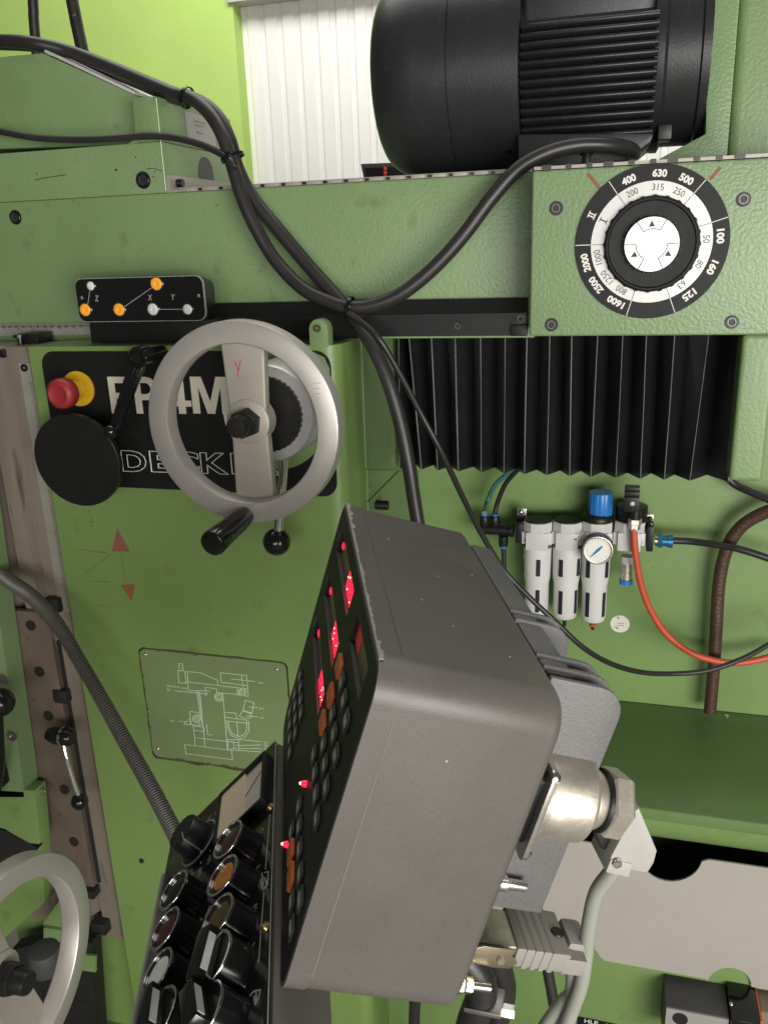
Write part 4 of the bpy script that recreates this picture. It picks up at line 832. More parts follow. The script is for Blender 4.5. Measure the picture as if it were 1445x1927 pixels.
ziptie('black cable tie on the cable bend at the top of the green housing', 352, 184, .105, (1, -.2, -.4), .0125)
ziptie('black cable tie where the thin cable joins the thick pair', 438, 296, .068, (.35, 0, -1), .0145)
ziptie('black cable tie gathering the cables in front of the slide rail', 659, 579, .045, (1, 0, -.15), .013)
for lb, pts, w_ in (('dark vertical strap hanging behind the green housing at the far left', [(14, -700), (60, -40), (64, 30), (70, 105), (74, 160)], 11), ('dark slanting strap hanging behind the green housing, right of the other', [(-8, -700), (128, -40), (144, 40), (160, 115), (167, 150)], 13)):
    b = BM(); P = [at(x, y, .75) for x, y in pts]; k = pxm(P[0])*w_
    tube(b, P, k, 12); tag(obj('hanging_hose', b, M['rubber']), lb, 'hose', 'dark hoses hanging at the top left')

# corrugated conduit
cp = catmull(pts3([(5, 1083, -.03), (22, 1096, -.04), (62, 1124, -.06), (110, 1178, -.08), (150, 1243, -.09), (190, 1312, -.10), (240, 1402, -.13), (290, 1492, -.17), (340, 1588, -.22), (375, 1650, -.26), (420, 1720, -.30), (470, 1760, -.33)]), 40)
b = BM()
L = [0]
for p, q in zip(cp, cp[1:]): L.append(L[-1]+(q-p).length)
nst = int(L[-1]/.00095); P2 = []; j = 0
for i in range(nst+1):
    s = L[-1]*i/nst
    while j < len(L)-2 and L[j+1] < s: j += 1
    P2.append(cp[j].lerp(cp[j+1], (s-L[j])/(L[j+1]-L[j]+1e-9)))
tube(b, P2, lambda t: .0098+.0013*math.cos(2*math.pi*(t*nst)/4.0), 18, smooth=False)
tag(obj('corrugated_conduit', b, M['conduit'], smooth=80), 'grey corrugated conduit slanting from the left edge to the push button box', 'conduit')

# ------------------------------------------------------------------ knee at lower left
kn = thing('machine_knee', 'green knee casting with bolts at the lower left edge', 'machine knee', at(60, 1700, -.05))
b = BM(); pprism(b, [(-140, 880), (-42, 880), (44, 1470), (46, 1500), (-140, 1500)], -.034, .036); obj('knee_block', b, M['green'], kn)
b = BM(); pprism(b, [(-140, 1425), (10, 1432), (18, 1470), (8, 1480), (-140, 1482)], -.036, .0018); obj('dark_gap', b, M['dark'], kn)
for x, y in ((7, 1278), (25, 1384)):
    b = BM(); annulus(b, Fr(at(x, y, -.034)), .004, .0085, 0, .004, 24); cyl(b, Fr(at(x, y, -.034)), .0045, 0, .001, 6); obj('socket_screw', b, M['steel'], kn)
b = BM(); pprism(b, [(-140, 1502), (62, 1500), (78, 1600), (84, 1700), (-140, 1900)], -.02, .034); obj('knee_casting', b, M['oldgreen'], kn, bevel=.003)
b = BM(); pprism(b, [(-140, 1494), (0, 1484), (66, 1488), (76, 1590), (56, 1588), (20, 1570), (-140, 1520)], -.034, .030); obj('knee_ear', b, M['panel'], kn, bevel=.004)
b = BM(); annulus(b, Fr(at(34, 1516, -.03)), .004, .0075, 0, .003, 24); cyl(b, Fr(at(34, 1516, -.03)), .0045, 0, .001, 6); obj('socket_screw', b, M['screw'], kn)
b = BM(); lathe(b, Fr(at(82, 1490, -.021)), [(0, .003), (.005, .002), (.006, 0)], 16); obj('screw', b, M['bright'], kn)
b = BM(); pprism(b, [(-140, 1520), (10, 1560), (72, 1597), (45, 1630), (30, 1622), (32, 1660), (-140, 1700)], -.034, .0135); obj('rubber_wiper', b, M['dark'], kn)  # black sheet painted in for the dark gap below the ear
b = BM(); pprism(b, [(82, 1735), (108, 1700), (120, 1690), (132, 1694), (132, 1750), (82, 1745)], -.035, .015); obj('knee_step', b, M['panel'], kn, bevel=.002)
b = BM(); pprism(b, [(82, 1746), (134, 1754), (134, 1776), (82, 1770)], -.042, .02); obj('knee_step', b, M['green'], kn, bevel=.002)
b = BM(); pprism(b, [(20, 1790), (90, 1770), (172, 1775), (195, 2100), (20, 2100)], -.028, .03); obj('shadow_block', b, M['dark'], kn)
b = BM(); pprism(b, [(110, 1790), (180, 1800), (180, 1830), (110, 1820)], -.034, .005); obj('ledge', b, M['panel'], kn)
kh = tag(obj('black_handle_drum', (lambda b: (cyl(b, Fr(at(86, 1805, -.16), EX, -EY, None or EX.cross(-EY)), .024, -.02, .02, 32), b)[1])(BM()), M['grit'], bevel=.003), 'dark grey drum behind the lower handwheel', 'drum')
# lever at far left on the knee
kl = thing('knee_lever', 'black lever with large ball at the left picture edge', 'lever', at(0, 1322, -.05))
b = BM(); sphere(b, at(0, 1322, -.09), 28*pxm(at(0, 1322, -.09)), 28); obj('ball', b, M['gloss'], kl)
b = BM(); tube(b, pts3([(-4, 1345, -.085), (-2, 1390, -.075), (0, 1440, -.06), (-10, 1500, -.05)]), .0085, 14); obj('arm', b, M['gloss'], kl)
wl = thing('way_clamp_lever', 'bent chrome lever with black ball clamped on the brown slideway', 'lever', at(118, 1382, 0))
p = at(116, 1385, -.03); b = BM(); f = Fr(p, EY, EZ, EX); lathe(b, f, [(0, -.024), (.010, -.024), (.012, -.018), (.0145, -.010), (.0145, .016), (.011, .021), (0, .021)], 28); obj('hub', b, M['gloss'], wl, smooth=50)
b = BM(); annulus(b, f, .0135, .0150, .002, .006, 28); obj('silver_band', b, M['chrome'], wl)
b = BM(); tube(b, pts3([(121, 1402, -.035), (127, 1430, -.04), (137, 1465, -.042), (148, 1497, -.042)]), .0042, 14); obj('rod', b, M['chrome'], wl)
b = BM(); sphere(b, at(150.5, 1508, -.042), 16*pxm(at(150, 1508, -.042)), 24); obj('ball', b, M['gloss'], wl)

# ------------------------------------------------------------------ keyboard pendant
U = V((.3628, -.9318, -.0095)); Vv = V((.2858, .1015, .9529)); Ww = V((.8870, .3484, -.3031)); P0 = V((-.2173, -.3545, 1.1955))
PW_, PH_, PD = .30, .2225, .1087
# frame: a = U (across), b = Vv (up), c = -Ww (out of the front panel); origin at top left front corner
KP = Fr(P0, U, Vv, -Ww)
kp = thing('keyboard_pendant', 'dark grey pendant box with red digit displays and small keys in the foreground', 'control pendant', P0+U*.15-Vv*.22+Ww*.05)
out = shift(rrect(PW_, PH_, .020, 8), PW_/2, -PH_/2)
bm = BM()
lay = [(.0, -.0138), (.0, -PD+.006), (.0015, -PD+.003), (.005, -PD)]
rings = []
for ins, c in lay:
    rr_ = shift(rrect(PW_-2*ins, PH_-2*ins, .020-ins*.5, 8), PW_/2, -PH_/2); rings.append([bm.verts.new(KP.p(a, b, c)) for a, b in rr_])
bm.faces.new(rings[0]); bm.faces.new(rings[-1][::-1]); n = len(rings[0])
for x, y in zip(rings, rings[1:]):
    for i in range(n): bm.faces.new((x[i], x[(i+1) % n], y[(i+1) % n], y[i]))
obj('housing', bm, M['house'], kp, smooth=40)
# bezel ring (front frame)
def rring(bm, f, outer, inner, c0, c1):
    n = len(outer); R4 = [[bm.verts.new(f.p(a, b, c)) for a, b in L_] for L_, c in ((outer, c0), (outer, c1), (inner, c1), (inner, c0))]
    for x, y in zip(R4, R4[1:]+R4[:1]):
        for i in range(n): bm.faces.new((x[i], x[(i+1) % n], y[(i+1) % n], y[i]))
inn = shift(rrect(PW_-.010, PH_-.010, .014, 8), PW_/2, -PH_/2)
o2 = shift(rrect(PW_+.0014, PH_+.0014, .0200, 8), PW_/2, -PH_/2)
bm = BM(); rring(bm, KP, o2, inn, -.0144, -.0008); obj('front_bezel', bm, M['house'], kp, smooth=40)
rw = random.Random(5)
for k in range(26):                                 # bare, chipped paint along the upper rim of the bezel
    u0 = .012+k*.0106; w_ = rw.uniform(.0010, .0022)*(1.5 if k < 6 or k > 23 else 1)
    b = BM(); prism(b, Fr(KP.p(u0, .0007, -.0008), KP.A, KP.C, KP.B), [(0, 0), (0, -w_*rw.uniform(.6, 1.2)), (.0055, -w_*rw.uniform(.5, 1.5)), (.0108, -w_*rw.uniform(.6, 1.2)), (.0108, 0)], -.0003, .0002); obj('worn_edge', b, M['worn'], kp, smooth=0)
    b = BM(); box(b, KP, u0, u0+.0108, -.0006, .0007, -.0009, -.0006); obj('worn_edge', b, M['worn'], kp, smooth=0)
b = BM(); box(b, Fr(KP.p(0, .00005, -.0152), KP.A, KP.C, KP.B), .012, PW_-.022, -.0005, .0005, -.0002, .0001); obj('seam', b, M['scuffd'], kp, smooth=0)
b = BM(); box(b, Fr(KP.p(PW_+.00005, 0, -.0152), KP.B, KP.C, KP.A), -PH_+.02, -.022, -.0004, .0004, -.0002, .0001); obj('seam', b, M['scuff'], kp, smooth=0)  # paler strip painting the highlight along the side seam
# front panel with openings for the displays
holes = [(.036, .162, -.035, -.0145), (.036, .162, -.0755, -.055), (.036, .162, -.1145, -.095), (.198, .270, -.036, -.0145)]
us = sorted({.004, PW_-.004, .0145, PW_-.0145}|{h[0] for h in holes}|{h[1] for h in holes}); vs_ = sorted({-PH_+.004, -.004, -PH_+.0145, -.0145}|{h[2] for h in holes}|{h[3] for h in holes})
bm = BM()
for a0, a1 in zip(us, us[1:]):
    for b0, b1 in zip(vs_, vs_[1:]):
        ca, cb_ = (a0+a1)/2, (b0+b1)/2
        if any(h[0] < ca < h[1] and h[2] < cb_ < h[3] for h in holes): continue
        if (ca < .0145 or ca > PW_-.0145) and (cb_ < -PH_+.0145 or cb_ > -.0145):
            cu = .0145 if ca < .15 else PW_-.0145; cv_ = -PH_+.0145 if cb_ < -.1 else -.0145; su = -1 if ca < .15 else 1; sv = -1 if cb_ < -.1 else 1
            prism(bm, KP, [(cu, cv_)]+[(cu+su*.0104*math.cos(math.radians(t)), cv_+sv*.0104*math.sin(math.radians(t))) for t in range(0, 91, 15)], -.0032, -.0005); continue
        box(bm, KP, a0, a1, b0, b1, -.0032, -.0005)
bmesh.ops.remove_doubles(bm, verts=bm.verts, dist=1e-6)
seen = {}
for fc in bm.faces: seen.setdefault(tuple(sorted(v.index for v in fc.verts)), []).append(fc)
bm.verts.index_update(); seen = {}
for fc in bm.faces: seen.setdefault(tuple(sorted(v.index for v in fc.verts)), []).append(fc)
bmesh.ops.delete(bm, geom=[f_ for L_ in seen.values() if len(L_) > 1 for f_ in L_], context='FACES')
fpan = obj('front_panel', bm, M['matt'], kp, smooth=0)
SEG = {0: 'abcdef', 1: 'bc', 2: 'abged', 3: 'abgcd', 4: 'fgbc', 5: 'afgcd', 6: 'afgedc', 7: 'abc', 8: 'abcdefg', 9: 'abcdfg'}
def digit(bm, f, d, w, h, t):
    for s in SEG[d]:
        x0, x1, y0, y1 = {'a': (-w/2, w/2, h/2-t, h/2), 'g': (-w/2, w/2, -t/2, t/2), 'd': (-w/2, w/2, -h/2, -h/2+t), 'b': (w/2-t, w/2, 0, h/2), 'c': (w/2-t, w/2, -h/2, 0), 'f': (-w/2, -w/2+t, 0, h/2), 'e': (-w/2, -w/2+t, -h/2, 0)}[s]
        box(bm, f, x0, x1, y0, y1, 0, .0008)
for i, h in enumerate(holes):
    b = BM(); box(b, KP, h[0]-.003, h[1]+.003, h[2]-.003, h[3]+.003, -.0046, -.0033); ds = obj('display', b, M['redglass'], kp)
    vm = (h[2]+h[3])/2
    b = BM(); box(b, KP, h[0], h[1], h[3]-.0006, h[3], -.0032, -.0004); box(b, KP, h[0], h[1], h[2], h[2]+.0006, -.0032, -.0004); obj('window_edge', b, M['grit'], ds)
    if i < 3:
        b = BM(); hot = BM()
        for k, dgt in enumerate(((8, 0, 5, 8), (8, 3, 6, 8), (2, 8, 4, 8))[i]): digit(b, KP.off(.119+k*.0115, vm, -.0031), dgt, .0088, .0150, .0032)
        for k in range(5): hh_ = .114+.044*random.random(); lathe(hot, KP.off(hh_, vm+random.uniform(-.006, .006), -.0023), [(0, .0006), (.0007, .0002), (.0008, 0)], 8)
        box(b, KP.off(.048, vm, -.0031), -.004, .004, -.0018, .0018, 0, .0008)
        obj('lit_digits', b, M['led'], ds); obj('led_dot', hot, M['ledcore'], ds)
        b = BM(); box(b, KP, .110, .160, vm-.0085, vm+.0085, -.0033, -.00315); obj('digit_glow', b, M['leddim'], ds)
        lt = BM(); text(lt, 'XYZ'[i], KP.off(.026, vm, -.0005), .006, .0075, 0, .0003); obj('lettering', lt, M['ring'], fpan, smooth=0)
    else:
        b = BM(); box(b, KP, .200, .222, vm-.007, vm+.007, -.0033, -.0030); obj('digit_glow', b, M['ledfaint'], ds)
def key(u_, v_, m, w_=.0165, h_=.0165, mark=True, up=.0042):
    f = KP.off(u_, v_, -.0005); b = BM(); prism(b, f, rrect(w_, h_, .002, 2), 0, up); k = obj('key', b, M[m], kp, bevel=.0008, seg=1)
    if mark:
        b = BM(); box(b, f, -w_*.34, w_*.34, -.0022, .0022, up, up+.0002); obj('key_print', b, M['keyp'], k)
    b = BM(); box(b, f.off(0, -h_/2-.0012), -w_/2, w_/2, -.0003, .0003, 0, .0002); obj('key_print', b, M['grit'], k)
for v_ in (-.0555, -.0775, -.0985): key(.1955, v_, 'orange', .0185, .0120, False, .0030)
for v_ in (-.0555, -.079, -.1015, -.124):
    for u_ in (.2165, .2385, .2605): key(u_, v_, 'key', .0135, .0125, up=.002)
key(.1955, -.124, 'key', .0135, .0125, up=.002)
for v_ in (-.155, -.1735, -.192):
    for u_ in (.034, .054, .074, .094): key(u_, v_, 'key', .0140, .0115, True, .0018)
for v_ in (-.1655, -.187):
    for i, u_ in enumerate((.196, .2165, .2385, .2605, .281)): key(u_, v_, 'orange' if v_ < -.18 and i in (1, 2) else 'key', .0180 if v_ < -.18 and i in (1, 2) else .014, .0125, not (v_ < -.18 and i in (1, 2)), .003 if v_ < -.18 and i in (1, 2) else .002)
for u_, v_ in ((.193, -.149), (.1915, -.2012)):
    b = BM(); lathe(b, KP.off(u_, v_, -.0005), [(0, .0042), (.0016, .0036), (.0024, .0015), (.0024, 0)], 16); obj('status_led', b, M['led'], kp)
    b = BM(); sphere(b, KP.p(u_, v_, .0036), .0011, 10); obj('led_dot', b, M['ledcore'], kp)
b = BM(); box(b, KP, .03, .1, -.2075, -.2070, -.0005, -.0002); obj('printed_line', b, M['grit'], fpan)
# paint chips on the box corners
for u_, v_, c_, r_ in ((.25, .0001, -.085, .0009), (.222, .0001, -.055, .0007), (.3001, -.045, -.05, .0010), (.08, .0001, -.03, .0008), (.14, .0001, -.06, .0008), (.12, .0001, -.09, .0006), (.19, .0001, -.04, .0007)):
    on_top = v_ > -.005; f = Fr(KP.p(u_, v_, c_), KP.A if on_top else KP.B, KP.C, KP.B if on_top else KP.A); b = BM(); lathe(b, f, [(0, .0003), (r_*.8, .0002), (r_, -.0002)], 9); obj('paint_chip', b, M['worn'] if r_ < .002 else M['ring'], kp)
# cooling fin casting on the back
b = BM(); box(b, KP, .03, .252, -.175, -.003, -PD-.020, -PD-.0003); hs = obj('heat_sink', b, M['fin'], kp, bevel=.004)
finp = lambda w0, w1, v0, v1, r: [(v1, w0), (v0, w0)]+[(v0, w1-.0)]+[(v1-r+r*math.sin(math.radians(t)), w1-r+r*math.cos(math.radians(t))) for t in range(0, 91, 15)]
for u_, w1 in ((.262, .158), (.247, .158), (.232, .156), (.182, .152), (.168, .152)):
    b = BM(); f = Fr(KP.O+KP.A*u_, KP.B, Ww, KP.B.cross(Ww)); prism(b, f, finp(PD-.001, w1, -.165, -.001, .018), -.0022, .0022); obj('fin', b, M['fin'], hs, bevel=.0015)
b = BM(); p_ = onpl(962, 1664, KP.p(.27, 0, 0), KP.A); f = Fr(p_-Ww*.012, KP.A, KP.B, Ww); cyl(b, f, .0035, 0, .022, 16, ch=.001); cyl(b, f, .005, 0, .008, 16); obj('guide_pin', b, M['bright'], kp)

# circular connector on the pendant back
cc = thing('circular_connector', 'round nickel plated plug screwed to the back of the keyboard pendant', 'connector', KP.p(.25, -.088, -PD-.01))
cf = Fr(KP.p(.262, -.0765, -PD-.007), KP.A, KP.B, Ww)
b = BM(); prism(b, cf, rrect(.048, .048, .005, 4), -.0067, .0004); obj('gasket', b, M['black'], cc)
cf.C = cf.C; 
b = BM(); prism(b, cf, rrect(.062, .062, .005, 4), .0005, .004); obj('flange', b, M['bright'], cc, bevel=.0006)
for sx in (-1, 1):
    for sy in (-1, 1):
        b = BM(); lathe(b, cf.off(sx*.0262, sy*.0262, .004), [(0, .003), (.0028, .0022), (.0036, 0)], 16); obj('screw', b, M['chrome'], cc)
b = BM(); lathe(b, cf, [(0, .005), (.0250, .005), (.0268, .009), (.0272, .010), (.0272, .0362), (.0266, .0378), (.0244, .0396), (.0195, .040), (0, .040)], 72); obj('coupling_ring', b, M['nickel'], cc, smooth=40)
b = BM(); lathe(b, cf, [(0, .040), (.0188, .040), (.0182, .047), (.0165, .050), (0, .050)], 48); obj('barrel', b, M['nickel'], cc)
b = BM(); annulus(b, cf, .012, .0195, .050, .0520, 48); obj('seal_ring', b, M['black'], cc)
b = BM(); lathe(b, cf.rot(.26), [(0, .0522), (.0200, .0522), (.0215, .0540), (.0215, .0640), (.0198, .0660), (0, .0660)], 6); obj('hex_nut', b, M['nickel'], cc, smooth=0)
ef = Fr(cf.p(0, 0, .067), KP.B, Ww, KP.A)
def onE(px, py, du=0): p = onpl(px, py, cf.p(.010+du, 0, 0), KP.A)-ef.O; return p.dot(ef.A), p.dot(ef.B)
b = BM(); prism(b, ef, [onE(*p) for p in ((1186, 1528), (1200, 1516), (1234, 1598), (1228, 1620), (1216, 1640), (1140, 1626), (1148, 1606), (1166, 1572), (1184, 1540))], -.014, .012); eo = obj('elbow_hood', b, M['hood'], cc, bevel=.002)
b = BM(); prism(b, ef, [onE(*p) for p in ((1118, 1562), (1176, 1560), (1152, 1616), (1138, 1612))], -.016, .004); obj('hood_underside', b, M['dark'], cc, bevel=.002)  # shaded side of the hood, its shade painted as a dark piece
b = BM(); prism(b, ef, [onE(*p) for p in ((1146, 1612), (1186, 1620), (1180, 1646), (1136, 1636))], -.0145, .0128); obj('clamp_half', b, M['hood'], cc, bevel=.001)
sa_, sb_ = onE(1157, 1618); b = BM(); lathe(b, ef.off(sa_, sb_, .0128), [(0, .002), (.003, .0015), (.0036, 0)], 14); obj('screw', b, M['chrome'], cc)
cs = ef.p(*onE(1150, 1632, -.012), 0)
pc = project(cs); ydep = cs.y
hose('grey_cable', 'grey cable hanging from the round nickel connector elbow', 'cable', [cs+V((0, 0, .012)), cs, at(1122, 1680, cs.y), at(1108, 1740, cs.y), at(1101, 1800, cs.y), at(1092, 1855, cs.y), at(1072, 1910, cs.y), at(1045, 1990, cs.y)], .0051, 'greyc', 16)

# flat connector lower on the pendant back
dc = thing('flat_connector', 'grey ribbed flat plug with side clip at the lower back of the keyboard pendant', 'connector', KP.p(.25, -.2, -PD-.02))
v0_, v1_ = -.2035, -.1885
b = BM(); box(b, KP, .236, .268, v0_+.0015, v1_-.0015, -PD-.042, -PD-.012); obj('metal_shell', b, M['nickel'], dc, bevel=.0015)
b = BM(); box(b, KP, .232, .2705, v0_, v1_, -PD-.078, -PD-.040); hd = obj('plug_hood', b, M['hood2'], dc, bevel=.002)
for k in range(4):
    b = BM(); box(b, KP, .2318, .2711, v0_-.0004, v1_+.0004, -PD-.050-k*.006, -PD-.0462-k*.006); obj('grip_rib', b, M['hood2'], hd, bevel=.0008)
b = BM(); box(b, KP, .238, .2708, v0_-.0003, v1_-.003, -PD-.090, -PD-.0745); obj('hood_end', b, M['hood2'], dc, bevel=.001)
b = BM(); box(b, KP, .238, .262, v0_+.001, v1_+.002, -PD-.094, -PD-.0785); obj('strain_relief', b, M['hood2'], dc, bevel=.004)
b = BM(); lathe(b, Fr(KP.p(.252, v1_+.0003, -PD-.073), KP.A, -KP.C, KP.B), [(0, .001), (.004, .001), (.0045, 0)], 18); obj('screw', b, M['black'], dc)
b = BM(); prism(b, Fr(KP.p(.2712, (v0_+v1_)/2, -PD-.008), Ww, KP.B, KP.A), [(0, -.006), (.018, -.008), (.030, -.0072), (.034, -.002), (.028, .0035), (.030, .0078), (.008, .0078), (0, .004)], 0, .0018); obj('side_clip', b, M['brass2'], dc, bevel=.0004)
b = BM(); cyl(b, Fr(KP.p(.2726, (v0_+v1_)/2-.001, -PD-.030), Ww, KP.B, KP.A), .0026, 0, .002, 16); obj('clip_pivot', b, M['bright'], dc)
ce = KP.p(.250, -.197, -PD-.094)
hose('grey_cable', 'second grey cable leaving the flat plug, lower end at the picture bottom', 'cable', [ce-Ww*.02, ce-Ww*.006-Vv*.004, at(1076, 1862, ce.y), at(1060, 1884, ce.y), at(1036, 1916, ce.y), at(1008, 1960, ce.y), at(985, 2010, ce.y)], .0049, 'greyc', 16)
b = BM(); f = Fr(KP.p(.280, -.213, -PD-.002), KP.A, KP.B, Ww); hexa(b, f, .006, 0, .006); hexa(b, f, .0052, .007, .012); cyl(b, f, .0028, .012, .024, 14); tag(obj('jack_stud', b, M['bright'], kp), None, None)

# arm and hoses below the pendant
pa = thing('pendant_arm', 'black pivot arm under the keyboard pendant with oily clamp', 'arm', at(880, 1950, -.3))
b = BM(); a0 = KP.p(.23, -.225, -PD-.01); tube(b, [a0, at(905, 1850, a0.y), at(885, 1935, a0.y), at(880, 2000, a0.y)], .011, 20); obj('arm_tube', b, M['rubber'], pa)
b = BM(); tube(b, [a0+V((.02, .02, 0)), at(945, 1850, a0.y+.03), at(930, 1930, a0.y+.03), at(925, 2000, a0.y+.03)], .010, 20); obj('arm_tube', b, M['rubber'], pa)
b = BM(); box(b, Fr(at(905, 1903, a0.y-.010)), -.012, .014, -.0022, .0022, -.02, .002); obj('hose_clamp', b, M['steel'], pa, bevel=.001)
b = BM(); f = Fr(at(952, 1903, a0.y), EY, EZ, EX); hexa(b, f, .005, -.004, .006); obj('clamp_bolt', b, M['bright'], pa)
hose('black_cable', 'black cable running down behind the flat plug at the bottom', 'cable', pts3([(985, 1500, -.06), (1000, 1640, -.08), (1012, 1720, -.09), (1025, 1800, -.10), (1040, 1880, -.11), (1050, 1960, -.12), (1062, 2250, -.12)]), .0075, 'rubber2')

# ------------------------------------------------------------------ push button box
TH = math.radians(29); V2 = Vv*math.cos(TH)+Ww*math.sin(TH); W2_ = Ww*math.cos(TH)-Vv*math.sin(TH)
H0 = P0-Vv*PH_-V2*.008
BP = Fr(H0, U, V2, -W2_)
pb = thing('push_button_box', 'black control box with round push buttons, meter and rotary knob below the keyboard', 'control box', H0+U*.15-V2*.07)
b = BM(); box(b, BP, .018, .36, -.146, -.001, -.055, -.004); obj('housing', b, M['house'], pb, bevel=.004)
b = BM(); box(b, BP, .019, .36, -.145, -.002, -.0042, 0); bp = obj('face_plate', b, M['gloss'], pb, bevel=.0015)
b = BM(); box(b, BP, .060, .36, -.1485, -.1462, -.012, .0005); obj('edge_trim', b, M['alu'], pb)
b = BM(); box(b, BP, .022, .36, -.0008, -.0002, 0, .0006); obj('hinge_trim', b, M['worn'], pb)
def bl_(px, py, h):                                  # surveyed point -> (a, b) on the box face at height h
    p = onpl(px, py, BP.p(0, 0, h), BP.C)-BP.O; return p.dot(BP.A), p.dot(BP.B)
ZB = lambda x, y, h=0: bl_(250+x*.232, 1480+y*.232, h)
HB = .021
def button(x, y, lens, r=.0158):
    a, c = ZB(x, y, HB); f = BP.off(a, c)
    b = BM(); lathe(b, f, [(0, 0), (r*1.08, 0), (r*1.08, .0015), (r*1.02, .003), (r*1.0, HB-.001), (0, HB-.001)], 40); bt = obj('push_button', b, M['gloss'], pb, smooth=40)
    b = BM(); annulus(b, f, r*.90, r*1.03, HB-.0012, HB+.0006, 40); obj('chrome_ring', b, M['chrome'], bt, bevel=.0004)
    b = BM(); lathe(b, f, [(0, HB-.0006), (r*.6, HB-.0008), (r*.91, HB-.0018)], 32); obj('lens', b, M[lens], bt, smooth=60)
for x, y, m in ((772, 430, 'lred'), (727, 722, 'lamb'), (687, 1050, 'lolive'), (330, 840, 'gloss'), (262, 1150, 'lred'), (200, 1495, 'lwhite')): button(x, y, m)
def selector(x, y, r=.0185, da=0):
    a, c = ZB(x, y, HB); f = BP.off(a, c)
    b = BM(); lathe(b, f, [(0, 0), (r*1.05, 0), (r*1.02, .003), (r, HB), (0, HB)], 40); s = obj('selector_switch', b, M['gloss'], pb, smooth=40)
    b = BM(); annulus(b, f, r*.9, r*1.03, HB-.0008, HB+.0006, 40); obj('chrome_ring', b, M['chrome'], s, bevel=.0003)
    b = BM(); g = f.rot(1.35+da); box(b, g, -.0062, .0062, -r*.93, r*.93, HB, HB+.0115); obj('handle', b, M['gloss'], s, bevel=.0012)
    b = BM(); box(b, g, .0063, .0068, -r*.75, r*.6, HB+.005, HB+.0105); obj('white_mark', b, M['ring'], s)
selector(640, 1400); selector(560, 1830, da=.5); selector(200, 1860, da=.3)
# rotary knob
a, c = ZB(560, 470, 0); f = BP.off(a, c)
b = BM(); lathe(b, f, [(0, 0), (.0215, 0), (.0215, .003), (.0170, .0045), (.0162, .021), (.0150, .0225), (0, .0225)], 40); rk = obj('rotary_knob', b, M['black'], pb, smooth=40)
b = BM(); annulus(b, f, .0205, .0217, .0028, .0036, 40); obj('knob_ring', b, M['ring'], rk)
b = BM(); g = f.rot(math.radians(-70)); box(b, g, -.0004, .0004, .004, .0152, .0225, .0228); box(b, g, -.0005, .0005, .0160, .0173, .005, .0225); box(b, g, -.001, .001, .017, .021, .0036, .0042); obj('pointer', b, M['ring'], rk)
for k in range(11):
    g = f.rot(math.radians(140-28*k)); b = BM(); box(b, g, -.0003, .0003, .0235, .0262, 0, .0003); obj('scale_tick', b, M['ring'], bp)
for s, x, y in (('5', 628, 250), ('10', 678, 213), ('15', 722, 197), ('-20%', 625, 590), ('-50%', 548, 690), ('0', 485, 715), ('-', 405, 558)):
    a, c = ZB(x, y); b = BM(); text(b, s, BP.off(a, c), .0032*len(s)*.8, .0042 if s != '-' else .0008, 0, .0003); obj('numeral', b, M['ring'], bp, smooth=0)
for s, x, y, hh_ in (('O', 1042, 366, .0065), ('I', 1010, 662, .0065), ('II', 985, 988, .0065), ('O', 545, 1096, .006)):
    a, c = ZB(x, y); b = BM(); text(b, s, BP.off(a, c), .0052 if s == 'O' else (.0012 if s == 'I' else .004), hh_, 0, .0003); obj('symbol', b, M['ring'], bp, smooth=0)
def pline(nm, seqs, w_=.0006):
    b = BM()
    for sq in seqs:
        P = [BP.p(*ZB(x, y)) for x, y in sq]
        for u_, v_ in zip(P, P[1:]): bar(b, u_, v_, w_, BP.C, .0003)
    return obj(nm, b, M['ring'], bp)
pline('printed_line', [[(1113, 228), (1078, 672)]]); pline('printed_line', [[(1064, 862), (1022, 1432)]])
pline('symbol', [[(1070, 700), (1100, 690), (1095, 800), (1055, 835), (1040, 760), (1070, 740), (1085, 790)], [(1048, 700), (1062, 800)], [(1100, 720), (1078, 830)]], .0007)
pline('symbol', [[(925+35*math.cos(t/12*6.283)+34, 1345+48*math.sin(t/12*6.283)) for t in range(13)], [(975, 1290), (992, 1270)], [(928, 1400), (915, 1425)], [(940, 1300), (935, 1275)], [(985, 1385), (1000, 1395)]], .0008)
pline('symbol', [[(950, 1700), (985, 1660), (1038, 1650), (1020, 1720), (995, 1770), (985, 1700)], [(1000, 1655), (1005, 1740)]], .0009)
for y0 in (640, 950):
    x0 = 640-(y0-640)*.17
    pline('coil_symbol', [[(x0+5+6*k-(k % 2)*8, y0+100-14*k+(k % 2)*30) for k in range(8)]], .0007)
# meter window
ma0, mb0 = bl_(424, 1556, .004); mt_, mt2 = bl_(497, 1432, .004)
A0_, A1_, B0_, B1_ = .040, .101, -.064, -.009
b = BM(); rring(b, BP, shift(rrect(A1_-A0_+.006, B1_-B0_+.006, .002, 2), (A0_+A1_)/2, (B0_+B1_)/2), shift(rrect(A1_-A0_, B1_-B0_, .001, 2), (A0_+A1_)/2, (B0_+B1_)/2), 0, .008); mw = obj('meter', b, M['black'], pb)
b = BM(); box(b, BP, A0_, A1_, -.0330, B1_, .0002, .0040); obj('meter_face', b, M['meter'], mw)
b = BM(); box(b, BP, A0_, A1_, B0_, -.0334, .0002, .0062); obj('meter_scale', b, M['paper'], mw)
b = BM(); bar(b, BP.p(.056, -.014, .0041), BP.p(.072, -.033, .0041), .0006, BP.C, .0004); obj('meter_needle', b, M['ink'], mw)
for x, y in ((1145, 140), (1080, 1140)):
    a, c = ZB(x, y); b = BM(); lathe(b, BP.off(a, min(c, -.005)), [(0, .0028), (.0026, .0022), (.0036, 0)], 18); obj('screw', b, M['brass'], pb)

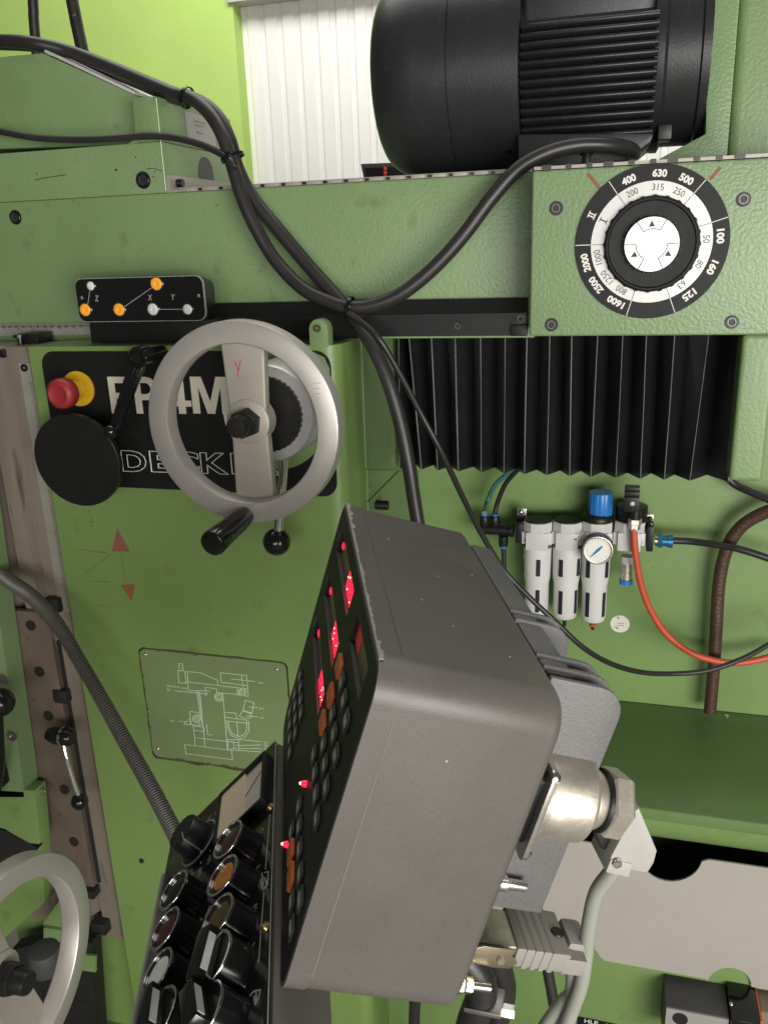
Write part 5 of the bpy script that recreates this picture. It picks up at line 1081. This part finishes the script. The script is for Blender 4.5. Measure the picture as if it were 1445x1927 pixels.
# ------------------------------------------------------------------ readout of another machine far behind
ro = thing('distant_readout', 'small dark readout box with red digits behind the motor', 'digital readout', at(725, 345, 1.6))
b = BM(); q = [at(x, y, 1.6) for x, y in ((678, 308), (790, 304), (790, 345), (686, 345))]; prism(b, Fr((0, 1.6, 0)), [(p.x, p.z) for p in q], -.15, 0); obj('case', b, M['grit'], ro, bevel=.004)
b = BM(); q = [at(x, y, 1.598) for x, y in ((686, 316), (770, 313), (770, 345), (692, 345))]; prism(b, Fr((0, 1.598, 0)), [(p.x, p.z) for p in q], -.001, .001); obj('screen', b, M['black'], ro)
for k in range(3):
    b = BM(); f = Fr(at(725, 317+k*8, 1.5955)); digit(b, f, 8, .009, .009, .0022); obj('digit', b, mat('far_red_digit', (.6, .05, .02), .4, emit=.32, ecol=(.8, .10, .05)) if k == 0 else bpy.data.materials['far_red_digit'], ro)

# ------------------------------------------------------------------ wear: scratches, chips and scuffs
def scratches(parent, nm, segs, Y, m, w=.0006):
    for sq in segs:
        P = [at(x, y, Y) for x, y in sq]
        b = BM()
        for u_, v_ in zip(P, P[1:]): bar(b, u_-V((0, .0003, 0)), v_-V((0, .0003, 0)), w, (0, -1, 0), .0005)
        obj(nm, b, M[m], parent, smooth=0)
scratches(sh, 'scratch', [[(66, 339), (90, 334), (126, 329)], [(276, 318), (290, 317), (306, 322)]], .0967, 'key', .0008)
def chips(parent, nm, pts, Y, m, n=7):
    for x, y, r in pts:
        b = BM(); f = Fr(at(x, y, Y)); a0 = random.random()*6
        prism(b, f, [(r*(.6+.6*random.random())*math.cos(a0+6.283*k/n), r*(.6+.6*random.random())*math.sin(a0+6.283*k/n)) for k in range(n)], -.0004, .0003); obj(nm, b, M[m], parent, smooth=0)
rnd = random.Random(3)
chips(sh, 'paint_chip', [(219, 320, .0022), (256, 296, .0013), (70, 327, .0014), (292, 323, .0012), (289, 332, .0012), (255, 349, .001)], .097, 'key')
chips(ram, 'paint_chip', [(113, 411, .0012), (409, 386, .0013), (407, 389, .001), (138, 377, .0014), (121, 376, .001)]+[(rnd.uniform(20, 980), rnd.uniform(390, 540), rnd.uniform(.0004, .0009)) for _ in range(16)], .1, 'faint')
chips(col, 'paint_chip', [(rnd.uniform(330, 640), rnd.uniform(960, 1190), rnd.uniform(.0005, .0011)) for _ in range(26)]+[(rnd.uniform(240, 420), rnd.uniform(1500, 1900), rnd.uniform(.0005, .0012)) for _ in range(10)], 0, 'faint')
chips(cb, 'paint_chip', [(rnd.uniform(1170, 1440), rnd.uniform(960, 1300), rnd.uniform(.0005, .0011)) for _ in range(12)], .42, 'faint')
chips(mo, 'paint_chip', [], .1, 'worn')
def kscr(u0, w0, u1, w1, face_, wd__, m):            # scratches on the pendant: face_ 'side' uses (v, w), 'top' uses (u, w)
    b = BM()
    if face_ == 'side': p, q, n_ = KP.p(PW_, u0, -w0), KP.p(PW_, u1, -w1), KP.A
    else: p, q, n_ = KP.p(u0, 0, -w0), KP.p(u1, 0, -w1), KP.B
    bar(b, p+n_*.00005, q+n_*.00005, wd__, n_, .00012); obj('scratch', b, M[m], kp, smooth=0)
for k in range(0):
    v0 = -rnd.uniform(.04, .2); w0 = rnd.uniform(.02, .09); L_ = rnd.uniform(.01, .05); a_ = rnd.uniform(-.5, .5)
    kscr(v0, w0, max(-.205, v0-L_*math.cos(a_)), min(.102, max(.016, w0+L_*math.sin(a_))), 'side', rnd.uniform(.00010, .0002), 'scuffd')
for k in range(2):
    u0 = rnd.uniform(.03, .25); w0 = rnd.uniform(.02, .09); L_ = rnd.uniform(.008, .03); a_ = rnd.uniform(-1.5, 1.5)
    kscr(u0, w0, min(.27, u0+L_*math.cos(a_)), min(.1, max(.016, w0+L_*math.sin(a_))), 'top', rnd.uniform(.00015, .0003), 'scuff')
